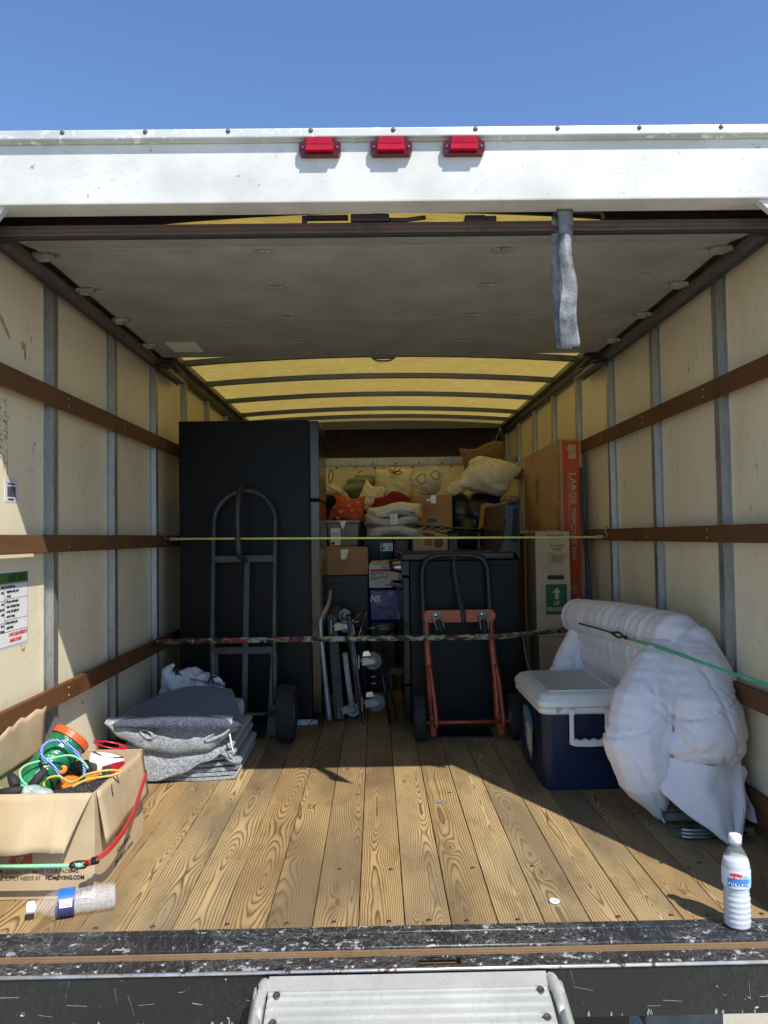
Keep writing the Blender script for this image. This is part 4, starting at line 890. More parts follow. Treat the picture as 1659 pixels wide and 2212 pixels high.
for p, q, X0 in ((pa, pb, XL + .055), (pb, pa, XR - .055)):
    p = Vector(p); d = (Vector(q) - p).normalized(); mb = MB()
    co = [p + d * (-.028 + .034 * t / 60) + Vector((0, cos(t * .62) * .010, sin(t * .62) * .010)) for t in range(61)]
    mb.tube(co, .0016, 6); ob('hook_coil', mb, m_steel, B)
    s = 1 if X0 < 0 else -1; tube('hook', smooth_path([p - d * .028, p - d * .06 + Vector((0, .03, .006)), Vector((X0 + s * .02, p.y + .10, .999)), Vector((X0 - s * .004, p.y + .13, .998)), Vector((X0 - s * .014, p.y + .135, .985))], 5), .002, m_steel, B, seg=6)

# ================= SOFT GOODS AND SMALL CARGO =================
m_comf = fabric('comforter_cotton', (.80, .765, .76), .8, 55, .30, .004, 900, .05)
m_felt1 = felt('blanket_navy', (.018, .023, .042), (.14, .16, .22)); m_felt2 = felt('blanket_grey', (.14, .155, .175), (.58, .63, .67)); m_felt3 = felt('blanket_grey_warm', (.12, .13, .14), (.50, .53, .55))
m_film = mat('white_carrier_bag', (.62, .64, .66), .3, 0, .1, 20, bs=30, bstr=.6, bd=.01)
# ---- comforter: a rolled top with its drape, two bunched folds in front, corners hanging to the floor
pinch = [((.962, .352), 7, .3, .11), ((1.005, .262), 6, 1.1, .07), ((.925, .42), 5, 2.0, .06), ((1.115, .215), 7, .7, .07)]
def cd_front(p, n):
    s = .005 * nz(p, 8, 2) + .0025 * nz((p.x * 2.2, p.y, p.z), 15, 4)
    for (cx, cz), k, ph, rr_ in pinch:
        dx, dz = p.x - cx, p.z - cz; d = math.hypot(dx, dz)
        if d < rr_ * 2.6: s += .0042 * sin(math.atan2(dz, dx) * k + ph + 3 * nz(p, 4)) * math.exp(-(d / rr_) ** 2) * min(1, d / .03) - .008 * math.exp(-(d / .015) ** 2)
    for z in ((p.x - .85) * .75 + (p.z - .21) * .42 + .02 * nz(p, 5), (p.z - .325) - (p.x - .88) * .35 + .012 * nz(p, 6, 3), (p.x - 1.105) + (p.z - .40) * .30 + .01 * nz(p, 6, 5)):
        if abs(z) < .03: s += -.0075 * math.exp(-(z / .0045) ** 2) + .0022 * sin((p.z + p.x) * 210) * math.exp(-(z / .016) ** 2)
    return s
def cd_back(p, n):
    t = p.y; s = .004 * nz(p, 7, 1)
    g = sin(t * 88 + 2.2 * nz((p.x, p.y, p.z * .6), 5) + p.z * 5); s += .0013 * g * (.55 + .9 * nz((0, t * 7, p.z * 2), 1, 3))
    g2 = nz((p.x, t * 26, p.z * 3.2), 1, 8); s += .0065 * g2
    for z in (p.z - .415 - .03 * (p.y - 3.1) + .01 * nz(p, 5), (p.y - 3.36) + .02 * nz(p, 5), (p.y - 2.93) + .02 * nz(p, 6)):
        if abs(z) < .03: s += -.007 * math.exp(-(z / .005) ** 2)
    return s
CF = soft('comforter', [
    ('c', [((.985, 3.52, .54), .060), ((1.03, 3.2, .54), .068), ((1.095, 2.76, .54), .078)]),
    ('c', [((.985, 3.52, .50), .070), ((1.03, 3.2, .50), .086), ((1.085, 2.78, .49), .094)]),
    ('c', [((.985, 3.52, .43), .072), ((1.03, 3.2, .42), .083), ((1.085, 2.78, .40), .094)]),
    ('c', [((1.01, 3.45, .33), .07), ((1.05, 3.1, .30), .085), ((1.10, 2.80, .28), .10)]),
    ('c', [((1.05, 3.45, .18), .09), ((1.09, 3.1, .16), .10), ((1.12, 2.80, .14), .11)]),
], .0085, m_comf, None, 4, cd_back, wloc=(1.0, 2.9, 0))
tag(CF, 'white down comforter bunched over the load by the right wall', 'comforter')
soft('rolled_top', [('c', [((.958, 3.56, .578), .086), ((1.015, 3.2, .586), .093), ((1.09, 2.74, .582), .097)])], .0085, m_comf, CF, 3, cd_back)
soft('back_flap', [('c', [((.945, 3.52, .52), .045), ((.86, 3.49, .36), .055), ((.80, 3.47, .20), .07), ((.78, 3.47, .08), .08)]), ('c', [((.93, 3.50, .40), .05), ((.90, 3.48, .2), .06)])], .0085, m_comf, CF, 4, lambda p, n: .006 * nz((p.x * 3, p.y, p.z), 12) - .006 * math.exp(-((p.z - .40 - .4 * (p.x - .9)) / .006) ** 2))
soft('bunched_fold', [('c', [((1.085, 2.74, .54), .085), ((.985, 2.66, .465), .100), ((.915, 2.59, .37), .113), ((.880, 2.56, .26), .118), ((.890, 2.54, .17), .102), ((.92, 2.535, .09), .055), ((.938, 2.535, .022), .016)])], .0075, m_comf, CF, 3, cd_front)
soft('bunched_fold', [('c', [((1.12, 2.70, .56), .080), ((1.105, 2.58, .47), .102), ((1.085, 2.49, .37), .112), ((1.075, 2.46, .31), .106)]), ('e', (1.075, 2.47, .27), (.13, .085, .075)), ('c', [((1.135, 2.66, .58), .06), ((1.165, 2.56, .44), .062), ((1.172, 2.50, .30), .052)])], .0075, m_comf, CF, 3, cd_front)
def cloth(name, f, nu, nv, t=.010):
    mb = MB(); mb.grid(f, nu, nv); o = ob(name, mb, m_comf, CF, recalc=False); mo = o.modifiers.new('s', 'SOLIDIFY'); mo.thickness = t; mo.offset = 0
    mo = o.modifiers.new('b', 'SUBSURF'); mo.levels = 1; mo.render_levels = 1; return o
def v3l(a, b, t): return tuple(a[k] + (b[k] - a[k]) * t for k in range(3))
def tail(a, b):
    L = v3l((.905, 2.49, .235), (.915, 2.455, .125), b / .35) if b < .35 else v3l((.915, 2.455, .125), (1.072, 2.352, .010), (b - .35) / .65); Rr = v3l((1.185, 2.47, .225), (1.108, 2.352, .004), b ** 1.25); p = v3l(L, Rr, a)
    fo = .020 * sin(a * 7 + b * 2.2 + .8) * (1 - b * .75) + .012 * nz((a * 3, b * 2.5, 1), 1.6)
    return (p[0], p[1] - .05 * sin(a * pi) * (1 - b) + fo - .030 * sin(b * pi * .8), p[2] + .012 * nz((a * 2, b * 4, 5), 1.5))
cloth('hanging_corner', tail, 34, 26, .014)
tube('hem', smooth_path([tail(1, .0), tail(1, .3), tail(1, .6), tail(1, .85), tail(1, 1), tail(.5, 1), tail(0, 1), tail(0, .85), tail(0, .6), tail(0, .3)], 5), .0062, m_comf, CF, seg=8)
def tail2(a, b): return (1.115 + .075 * a + .020 * b + .01 * sin(b * 9), 2.475 - .05 * b + .014 * sin(a * 6 + b * 4), .215 - .155 * b - .02 * a * b + .012 * sin(a * 5 + b * 7))
cloth('small_corner', tail2, 16, 16, .010)
tube('hem_tag', [(.938, 2.515, .02), (.945, 2.510, .006)], .004, m_wht, CF, seg=6)
# ---- cords over the comforter
GB = thing('bungee_cord', 'green and blue bungee pair hooked across the front of the comforter', 'bungee cord', (1.0, 2.8, .6), 'bungee cords')
gb = [(.888, 3.50, .515), (.925, 3.24, .505), (.945, 3.10, .497)]
tube('blue_cord', smooth_path([(0.888,3.295,0.575), (0.915,3.125,0.575), (0.940,2.973,0.571)], 4), .0042, flat('blue_cord', (.03, .08, .16), .6), GB, seg=8)
m_gcord = stripes('green_cord', ((.03, .32, .14), (.25, .62, .40)), 120)
tube('green_cord', smooth_path([(0.952,2.877,0.569), (0.985,2.600,0.571), (1.015,2.407,0.562), (1.075,2.345,0.539), (1.150,2.308,0.515), (1.185,2.202,0.505)], 5), .0042, m_gcord, GB, seg=8)
tube('green_cord', smooth_path([(0.953,2.881,0.565), (0.984,2.598,0.565), (1.013,2.403,0.558), (1.074,2.343,0.535), (1.150,2.308,0.509), (1.186,2.204,0.499)], 5), .0036, m_gcord, GB, seg=8)
hk = MB().tube(smooth_path([(0.936,2.984,0.572), (0.935,2.917,0.584), (0.940,2.878,0.577), (0.940,2.917,0.564), (0.938,2.968,0.565)], 4), .0045, 8, closed=False).ball((0.945,2.861,0.572), (.009, .012, .009), 10).ball((0.934,2.972,0.573), (.008, .012, .008), 10)
ob('hook', hk, m_black, GB)
# ---- steel bracket under the comforter
m_gal2 = galv('bright_galvanised', (.45, .46, .45), .35, .85)
BR = thing('steel_bracket', 'galvanised steel rails stacked on the floor under the comforter corner', 'bracket', (1.06, 2.46, 0))
for z, y0 in ((.002, 2.40), (.028, 2.47)):
    ob('channel', MB().prism([(0, 0), (.045, 0), (.045, .022), (.038, .022), (.038, .005), (.007, .005), (.007, .022), (0, .022)], .235, (.935, y0, z), u=(0, 1, 0), v=(0, 0, 1), n=(1, 0, 0)), m_gal2, BR)
for k in range(3): tube('roller_spring', smooth_path([(.955, 2.395, .008 + .011 * k), (.975, 2.385, .008 + .011 * k), (1.04, 2.385, .008 + .011 * k), (1.05, 2.40, .008 + .011 * k)], 4), .005, m_gal2, BR, seg=8)
box('slot_plate', (1.12, 2.392, .004), (1.185, 2.398, .030), m_gal2, BR); ob('slot', MB().cyl((1.145, 2.3915, .017), (1.158, 2.3915, .017), .005, 10), m_black, BR)
# ---- blankets: folded sheets, the folds seen end on
def foldsheet(name, path, y0, y1, th, m, sag=.012, seed=0, n=14, taperL=0, parent=None):
    P = smooth_path([(p[0], 0, p[1]) for p in path], 6); mb = MB(); L = len(P); nrm = []
    for i in range(L):
        d = (P[min(i + 1, L - 1)] - P[max(i - 1, 0)]).normalized(); nrm.append(Vector((-d.z, 0, d.x)))
    def pt(i, j, side):
        y = y0 + (y1 - y0) * j / n; p = P[i] + nrm[i] * th / 2 * side
        w_ = noise.noise(Vector((p.x * 5, y * 4, p.z * 9 + seed))) * sag; w2 = noise.noise(Vector((p.x * 14, y * 10, seed + p.z * 20))) * sag * .3
        e = (noise.noise(Vector((p.x * 6 + seed, 3, p.z * 12))) * .018) * (1 if j == 0 else 0)
        return (p.x + w2, y + e + .02 * noise.noise(Vector((p.x * 4, seed, p.z * 4))), p.z + w_ + w2)
    V = [[[mb.bm.verts.new(pt(i, j, s)) for s in (1, -1)] for j in range(n + 1)] for i in range(L)]
    for i in range(L - 1):
        for j in range(n):
            for s in (0, 1): mb.bm.faces.new((V[i][j][s], V[i + 1][j][s], V[i + 1][j + 1][s], V[i][j + 1][s])).smooth = True
        mb.bm.faces.new((V[i][0][0], V[i + 1][0][0], V[i + 1][0][1], V[i][0][1])); mb.bm.faces.new((V[i][n][0], V[i + 1][n][0], V[i + 1][n][1], V[i][n][1]))
    for i in (0, L - 1):
        for j in range(n): mb.bm.faces.new((V[i][j][0], V[i][j + 1][0], V[i][j + 1][1], V[i][j][1]))
    return ob(name, mb, m, parent)
bx0, bx1 = -1.06, -.575
# lowest blanket: flat layers whose folds show at the right, seen end on
b1 = foldsheet('folded_blanket', [(-1.03, .007), (-.80, .007), (-.61, .009), (-.580, .017), (-.60, .0265), (-.70, .0245), (-.98, .024), (-1.02, .033), (-.98, .041), (-.75, .041), (-.60, .044), (-.574, .056), (-.60, .067), (-.72, .060), (-1.0, .060), (-1.02, .075), (-.98, .083), (-.75, .082), (-.62, .090), (-.590, .100), (-.61, .110), (-.70, .104), (-1.0, .104)], 3.055, 3.55, .0115, m_felt3, .003, 2); tag(b1, 'grey felt moving blanket folded flat, lowest of the blanket stack', 'blanket', 'folded moving blankets')
def sheet(name, f, nu, nv, m, parent=None, th_=.010):
    mb = MB(); mb.grid(f, nu, nv); o = ob(name, mb, m, parent, recalc=False); mo = o.modifiers.new('s', 'SOLIDIFY'); mo.thickness = th_; mo.offset = 0
    mo = o.modifiers.new('b', 'SUBSURF'); mo.levels = 1; mo.render_levels = 1; return o
def lerp_(tab, a):
    for (x0, y0_), (x1, y1_) in zip(tab, tab[1:]):
        if a <= x1: t = (a - x0) / (x1 - x0); t = t * t * (3 - 2 * t); return y0_ + (y1_ - y0_) * t
    return tab[-1][1]
# hanging corner of the lowest blanket: wide light face over the left two thirds
lowb = [(0, .012), (.35, .010), (.55, .035), (.8, .085), (1, .135)]
def lowf(a, b):
    zb = lerp_(lowb, a); zt_ = .150; z = zt_ + (zb - zt_) * min(1, b * 1.0)
    return (-1.045 + .45 * a + .006 * nz((a, b, 0), 6, 1), 3.050 - .030 * sin(min(1, b) * pi * .55) - .006 * nz((a * 2, b, 0), 4, 2) + .02 * (a > .92), z)
sheet('hanging_corner', lowf, 30, 12, m_felt3, b1)
b2 = foldsheet('folded_blanket', [(-1.03, .118), (-.85, .117), (-.70, .120), (-.62, .126), (-.592, .140), (-.61, .152), (-.70, .148), (-.9, .140), (-1.03, .140)], 3.06, 3.52, .012, m_felt3, .004, 5); tag(b2, 'crumpled grey felt blanket in the middle of the stack', 'blanket', 'folded moving blankets')
cr = MB()
for k in range(5):
    x0_, z0_ = -.645 + .012 * k, .135 - .012 * k; cr.tube(smooth_path([(x0_ - .03, 3.05, z0_ + .02), (x0_, 3.035, z0_ + .004 * (k % 2)), (x0_ + .02, 3.045, z0_ - .012), (x0_ + .028, 3.07, z0_ - .02)], 4), .008, 8)
ob('crumpled_edge', cr, m_felt3, b2, smooth=True)
# light blanket: drooping bolster with rolled ends
midb = [(0, .245), (.12, .185), (.3, .140), (.55, .122), (.8, .132), (.93, .175), (1, .215)]
def midf(a, b):
    zb = lerp_(midb, a); zt_ = .262 + .01 * sin(a * pi); z = zt_ + (zb - zt_) * min(1, b * 1.25); back = max(0, b - .8) / .2
    return (-1.082 + .502 * a + .004 * nz((a, b, 0), 7, 4), 3.030 - .030 * sin(min(1, b * 1.25) * pi * .8) - .006 * nz((a * 2, b, 1), 5, 2) + .08 * back, z - .004 * back)
b3 = sheet('folded_blanket', midf, 40, 16, m_felt2); tag(b3, 'light grey felt blanket with open rolled edges, under the navy one', 'blanket', 'folded moving blankets')
for cx_, cz_, rx_, rz_, tl in ((-.915, .205, .026, .013, -.55), (-.640, .196, .050, .010, .42)):
    mb = MB(); mb.tube([(cx_ + rx_ * cos(t) * cos(tl) - rz_ * sin(t) * sin(tl), 2.996, cz_ + rx_ * cos(t) * sin(tl) + rz_ * sin(t) * cos(tl)) for t in [2 * pi * q / 24 for q in range(24)]], .0065, 8, closed=True)
    ob('rolled_edge', mb, m_felt2, b3); mb = MB(); mb.prism([(cx_ + rx_ * .9 * cos(t) * cos(tl) - rz_ * .9 * sin(t) * sin(tl), cz_ + rx_ * .9 * cos(t) * sin(tl) + rz_ * .9 * sin(t) * cos(tl)) for t in [2 * pi * q / 20 for q in range(20)]], .002, (0, 2.998, 0)); ob('roll_inside', mb, m_black, b3)
box('blanket_core', (-1.05, 3.05, .16), (-.61, 3.48, .245), m_felt2, b3, bev=.03)
tube('loose_tape', smooth_path([(-.595, 3.02, .205), (-.585, 3.0, .17), (-.578, 3.0, .135), (-.574, 3.01, .125)], 4), .003, m_wht, b3, seg=6)
# navy blanket: lens-shaped top that droops over the front
navb = [(0, .250), (.10, .246), (.30, .225), (.45, .185), (.58, .165), (.75, .178), (.93, .200), (1, .225)]
def navy(a, b):
    x = -1.092 + .548 * a + (.5 - a) * .34 * max(0, b - .16); q = min(1, b / .16)
    dome = .250 + .068 * max(0, sin(pi * (a * .94 + .03))) ** .62 * (1 - .35 * max(0, (b - .5)) * 2)
    ef = dome - .040 - .03 * sin(pi * a); zb = lerp_(navb, a)
    z = zb + (ef - zb) * q ** .8 if q < 1 else ef + (dome - ef) * (1 - (1 - (b - .16) / .84) ** 3)
    y = 2.985 + .030 * (1 - q) * (a > 0) - .012 * sin(pi * a) + (0 if q < 1 else (b - .16) / .84 * .50) + .008 * nz((a * 3, b * 3, 2), 1.7, 6)
    if a > .9: y += .06 * (a - .9) / .1
    if a < .1: y += .06 * (.1 - a) / .1
    return (x, y, z + .007 * nz((x, y, 0), 8, 3))
nb = sheet('folded_blanket', navy, 44, 34, m_felt1, None, .016); tag(nb, 'dark navy felt blanket on top of the blanket stack', 'blanket', 'folded moving blankets')
# white carrier bag behind the blankets
def bagw(k, sc_=26): return lambda p, n: .010 * nz(p, sc_, k) + .010 * max(0, ridge(p, 9, k)) ** 3 - .004
wb = soft('carrier_bag', [('e', (-.92, 3.66, .20), (.14, .08, .15)), ('c', [((-.99, 3.64, .27), .05), ((-1.015, 3.62, .345), .022), ((-.985, 3.62, .368), .016)]), ('e', (-.86, 3.64, .25), (.13, .06, .08)), ('c', [((-.80, 3.62, .29), .04), ((-.755, 3.60, .295), .025)]), ('e', (-.93, 3.65, .30), (.07, .04, .04))], .009, m_film, None, 3, bagw(4))
tag(wb, 'crumpled white plastic carrier bag behind the blanket stack', 'bag')
text('bag_lettering', 'K', .04, (-.955, 3.565, .335), (1, 0, -.12), (.1, -.2, 1), m_ink, wb, bold=.003); text('bag_lettering', 'K', .05, (-.80, 3.562, .305), (1, 0, -.5), (.4, -.2, 1), m_ink, wb, bold=.003)
text('bag_lettering', 'WWW.HIBBETT.COM', .017, (-.885, 3.562, .308), (1, 0, -.22), (.2, -.2, 1), m_ink, wb, bold=.0006)
# ---- open box at front left
OB = thing('open_box', 'open cardboard box full of cords and tools at the left front of the bed', 'box', (-.94, 2.28, 0))
ox0, ox1, oy0, oy1, oz, th = -1.102, -.777, 2.075, 2.50, .283, .005
box('box_wall', (ox0, oy0, .001), (ox1, oy0 + th, oz), m_cardl, OB, bev=.001); box('box_wall', (ox1 - th, oy0 + th, .001), (ox1, oy1 - th, oz), m_cardl, OB, bev=.001)
box('box_wall', (ox0, oy1 - th, .001), (ox1, oy1, oz), m_cardl, OB, bev=.001); box('box_wall', (ox0, oy0 + th, .001), (ox0 + th, oy1 - th, oz), m_cardl, OB, bev=.001); box('box_floor', (ox0 + th, oy0 + th, .001), (ox1 - th, oy1 - th, .006), m_cardl, OB)
def flap(name, f, nu=12, nv=8, t=.004):
    mb = MB(); mb.grid(f, nu, nv); o = ob(name, mb, m_cardl, OB, recalc=False); mo = o.modifiers.new('s', 'SOLIDIFY'); mo.thickness = t; mo.offset = 0; return o
def ff(a, b):   # front flap folded out and down
    x = ox0 + .0 + a * (ox1 - ox0 - .004) - .035 * b * a ** 8 - .03 * b * (a > .85) * (a - .85) / .15
    return (x, oy0 - .004 - .052 * b - .003 * sin(a * 19) * b - .0022 * max(0, sin(a * 44)) ** 6, oz + .001 - .140 * b - .004 * sin(a * 7) * b - .012 * b ** 3 * (a > .93))
flap('front_flap', ff, 24, 8)
def rf(a, b): return (ox1 + .003 + .018 * b + .004 * sin(a * 9) * b, oy0 + .012 + a * (oy1 - oy0 - .03) + .02 * b * (1 - a), oz - .150 * b + .012 * a * b)
flap('right_flap', rf)
def lf(a, b): return (ox0 + .004 + .004 * b + .006 * sin(a * 8) * b, oy0 + .05 + a * (oy1 - oy0 - .06), oz + .15 * b - .02 * b * (1 - a) + .006 * b * sin(a * 25))
flap('left_flap', lf)
# print on the front
ofy = oy0 - .0006
m_hd = flat('print_faded_orange', (.42, .085, .03), .8)
box('logo_square', (-1.006, ofy, .098), (-.945, oy0, .160), m_hd, OB)
text('box_lettering', 'THE', .020, (-.998, ofy - .0003, .138), (1, 0, .82), (-.6, 0, 1), m_tan, OB, bold=.0008, sx=.9); text('box_lettering', 'HOME', .026, (-1.003, ofy - .0003, .108), (1, 0, .82), (-.55, 0, 1), m_tan, OB, bold=.0009, sx=.80); text('box_lettering', 'DEPOT', .020, (-.984, ofy - .0003, .099), (1, 0, .82), (-.55, 0, 1), m_tan, OB, bold=.0008, sx=.78)
text('box_lettering', 'QUICKLY ESTIMATE YOUR PACKING', .0152, (-1.020, ofy, .0705), X_, Z_, m_brown, OB, sx=.80, bold=.0002); text('box_lettering', 'SUPPLY NEEDS AT', .0152, (-1.020, ofy, .0530), X_, Z_, m_brown, OB, sx=.80, bold=.0001); text('box_lettering', 'HDMOVING.COM', .0152, (-.9085, ofy, .0530), X_, Z_, m_ink, OB, sx=.86, bold=.0005)
box('print_icon', (-1.046, ofy, .0530), (-1.024, oy0, .0810), m_brown, OB); box('print_icon', (-1.0445, ofy - .0003, .060), (-1.0255, ofy, .074), m_tan, OB)
orx = ox1 + .0006
box('logo_square', (ox1, 2.245, .078), (orx, 2.335, .168), m_hd, OB)
for k in range(3): text('box_lettering', ('THE', 'HOME', 'DEPOT')[k], .026, (orx + .0003, 2.252 + .02 * k, .135 - .028 * k), (0, 1, .75), (0, -.55, 1), m_tan, OB, bold=.0008, sx=.75)
text('box_lettering', 'How doers', .026, (orx, 2.25, .045), Y_, Z_, m_brown, OB, bold=.0002); text('box_lettering', 'get more done.', .026, (orx, 2.235, .018), Y_, Z_, m_brown, OB, bold=.0002)
# contents
m_grn = mat('green_film', (.01, .19, .075), .22, 0, .45, 14, bs=70, bstr=.6, bd=.004, spec=.6); m_cap_o = flat('orange_cap', (.72, .10, .02), .4)
tB = Vector((-0.958,2.380,0.360)); td = (tB - Vector((-1.033,2.270,0.240))).normalized(); tA = tB - td * .245
GT = ob('green_wrap_tube', MB().lathe([(0, 0), (.055, 0)] + [(.055 + .0012 * sin(k * 1.7), .012 + k * .0066) for k in range(34)] + [(.055, .236), (0, .236)], tA, axis=tuple(td), seg=32), m_grn, None, wloc=tuple(tA)); tag(GT, 'green tube of net wrap with an orange cap leaning in the open box', 'tube')
ob('orange_cap', MB().lathe([(.0565, .222), (.0600, .223), (.0606, .243), (.058, .246), (.053, .246), (.052, .240), (0, .240)], tA, axis=tuple(td), seg=32, smooth=False), m_cap_o, GT)
def cord(name, pts, r, m, lab, cat='bungee cord', closed=False, grp=None):
    o = tube(name, smooth_path(pts, 7, closed), r, m, None, seg=8, closed=closed); tag(o, lab, cat, grp); return o
m_blue = stripes('blue_braid', ((.015, .035, .38), (.40, .50, .8)), 60); m_grnb = stripes('green_braid', ((.10, .48, .22), (.45, .75, .5)), 110); m_yelb = stripes('yellow_braid', ((.65, .55, .10), (.25, .18, .05)), 120)
cord('bungee_cord', [(-0.923,2.220,0.274), (-0.950,2.220,0.315), (-0.986,2.230,0.339), (-0.994,2.250,0.364), (-0.976,2.270,0.375), (-0.948,2.280,0.368), (-0.917,2.280,0.347), (-0.881,2.260,0.315), (-0.860,2.220,0.296), (-0.858,2.200,0.273)], .0048, m_blue, 'blue braided bungee looped over the green tube', grp='bungee cords')
cord('bungee_cord', [(-0.988,2.170,0.272), (-1.014,2.170,0.286), (-1.033,2.190,0.308), (-1.027,2.220,0.320), (-0.984,2.250,0.325), (-0.924,2.270,0.331), (-0.877,2.250,0.318), (-0.853,2.230,0.303)], .0033, m_grnb, 'pale green bungee looped in front of the green tube', grp='bungee cords')
cord('bungee_cord', [(-0.946,2.150,0.278), (-0.953,2.170,0.291), (-0.924,2.190,0.295), (-0.885,2.190,0.277), (-0.842,2.200,0.296), (-0.789,2.220,0.300), (-0.753,2.220,0.295), (-0.775,2.200,0.291), (-0.834,2.180,0.287), (-0.872,2.160,0.273)], .0036, m_yelb, 'yellow bungee lying over the orange strap in the open box', grp='bungee cords')
m_or = mat('orange_webbing', (.72, .20, .02), .5, 0, .2, 30, bs=100)
osb = ob('ratchet_strap', MB().box((-.945, 2.24, .20), (-.845, 2.32, .250), .015).box((-.955, 2.28, .235), (-.86, 2.36, .262), .012), m_or); tag(osb, 'orange ratchet strap bundle in the open box', 'strap')
ob('strap_coil', MB().lathe([(.004, -.004), (.012, -.006), (.017, 0), (.012, .006), (.004, .004)], (-.955, 2.29, .285), axis=(.2, -1, .4), seg=18), m_or, osb); box('strap_sleeve', (-.95, 2.30, .255), (-.87, 2.40, .283), m_dark, osb, bev=.01)
fo = mat('foam_sparkle', (.015, .015, .016), .9, 0, .3, 60, wear=(.4, .4, .38), ws=240, wt=.62, bs=150, bstr=.8)
fm = ob('foam_tube', MB().lathe([(.018, 0), (.034, 0), (.036, .01), (.036, .19), (.034, .2), (.018, .2), (.018, 0)], (-.955, 2.12, .225), axis=(.85, .45, .12), seg=28), fo); tag(fm, 'black speckled foam tube in the front of the open box', 'foam tube')
td_ = thing('tape_dispenser', 'red tape gun with a white roll in the back corner of the open box', 'tape dispenser', (-.84, 2.42, .2))
rl = ob('tape_roll', MB().lathe([(.022, -.03), (.052, -.03), (.052, .03), (.022, .03), (.022, -.03)], (-.865, 2.40, .262), axis=(.25, .15, 1), seg=36), m_wht, td_)
m_redp = mat('red_plastic', (.50, .02, .035), .3, 0, .15, 20)
for h in (-.031, .031): ob('rim', MB().lathe([(.040, h - .0015), (.0545, h - .0015), (.0545, h + .0015), (.040, h + .0015), (.040, h - .0015)], (-.865 + h * .25, 2.40 + h * .15, .262 + h), axis=(.25, .15, 1), seg=36), m_redp, td_)
for k in range(4): ob('roll_print', MB().box((-.905 + k * .022, 2.3475 + abs(k - 1.5) * .003, .245 + .018 * (k % 2)), (-.890 + k * .022, 2.3485 + abs(k - 1.5) * .003, .251 + .018 * (k % 2))), m_ink, td_)
ob('frame', MB().prism([(-.01, 0), (.05, .01), (.07, .045), (.05, .075), (.02, .07), (-.015, .06)], .006, (-.838, 2.34, .215)), m_redp, td_)
for k, (a, b) in enumerate((((-.865, 2.26, .19), (-.832, 2.29, .262)), ((-.820, 2.27, .20), (-.822, 2.30, .288)))):
    g_ = ob('hand_tool', MB().tube([a, tuple(Vector(a).lerp(Vector(b), .6)), b], [.012, .015, .011], 10), m_rub); tag(g_, ('leaning black and red tool handle, left one beside the tape roll', 'leaning black and red tool handle, right one beside the tape roll')[k], 'tool')
    mid = Vector(a).lerp(Vector(b), .45) + Vector((.0, -.0125, 0)); ob('red_inlay', MB().ball(mid, (.005, .005, .022), 8), m_redp, g_)
for k, (a, b) in enumerate((((-1.05, 2.10, .278), (-.985, 2.105, .285)), ((-1.115, 2.10, .276), (-1.07, 2.10, .284)), ((-1.01, 2.12, .29), (-1.04, 2.15, .312)), ((-.975, 2.13, .285), (-.945, 2.16, .325)))):
    g_ = ob('hand_tool', MB().tube([a, tuple(Vector(a).lerp(Vector(b), .5)), b], [.012, .014, .010], 10), m_rub)
    tag(g_, ('long black tool handle resting on the front rim of the open box', 'short black and red handle at the far left of the open box', 'stubby black handle standing beside the green tube', 'slim black handle standing beside the speckled foam')[k], 'tool')
    if k == 1: ob('red_ring', MB().ball(Vector(b), (.008, .012, .012), 10), m_redp, g_)
m_clr = plastic_film('clear_film', (.80, .84, .84), .32, .12)
o = soft('plastic_sleeve', [('e', (-.975, 2.12, .272), (.045, .025, .022)), ('e', (-.935, 2.115, .27), (.03, .022, .018))], .006, m_clr, None, 2, lambda p, n: .004 * nz(p, 40)); tag(o, 'crumpled clear plastic sleeve at the front rim of the open box', 'plastic sleeve')
o = soft('net_bag', [('e', (-1.06, 2.13, .255), (.045, .03, .03)), ('e', (-1.01, 2.14, .262), (.035, .03, .028))], .006, mat('green_netting', (.16, .42, .24), .5, 0, .6, 120, bs=120, bstr=1), None, 2, lambda p, n: .005 * nz(p, 50)); tag(o, 'bundle of pale green netting at the foot of the green tube', 'netting')
# bungees on the outside of the box
rc = thing('bungee_cord', 'red double bungee round the right side of the open box', 'bungee cord', (-.72, 2.1, .1), 'bungee cords')
m_rc = flat('red_cord', (.42, .028, .024), .6)
rp1 = [(-0.751,2.010,0.127), (-0.729,2.050,0.137), (-0.722,2.128,0.147), (-0.724,2.225,0.162), (-0.735,2.316,0.180), (-.760, 2.47, .20), (-.772, 2.515, .20)]
for dz in (0, .007): tube('cord', smooth_path([(p[0], p[1], p[2] + dz) for p in rp1], 5), .0042, m_rc, rc, seg=8)
ob('cord_end', MB().lathe([(0, -.014), (.007, -.012), (.0085, 0), (.007, .010), (0, .014)], (-0.766,2.010,0.124), axis=(1, 0, .1), seg=12), m_rc, rc)
ob('wire_wrap', MB().lathe([(.009, -.008), (.0105, -.006), (.009, -.004), (.0105, -.002), (.009, 0), (.0105, .002), (.009, .004), (.0105, .006), (.009, .008)], (-0.751,2.010,0.129), axis=(1, 0, .2), seg=14), m_black, rc)
tube('hook_wire', smooth_path([(-0.771,2.008,0.122), (-0.792,2.000,0.119), (-0.812,2.000,0.112), (-0.804,2.000,0.107), (-0.784,2.000,0.115), (-0.766,2.006,0.120)], 4), .0015, m_black, rc, seg=6)
gc = thing('bungee_cord', 'green bungee hooked to the red one in front of the open box', 'bungee cord', (-1.0, 2.0, .1), 'bungee cords')
tube('cord', [(-1.067,2.000,0.123), (-0.923,2.000,0.122), (-0.804,2.000,0.122)], .0048, m_grnb, gc, seg=10)
ob('cord_end', MB().ball((-0.789,1.998,0.124), (.011, .007, .008), 12), m_grnb, gc)
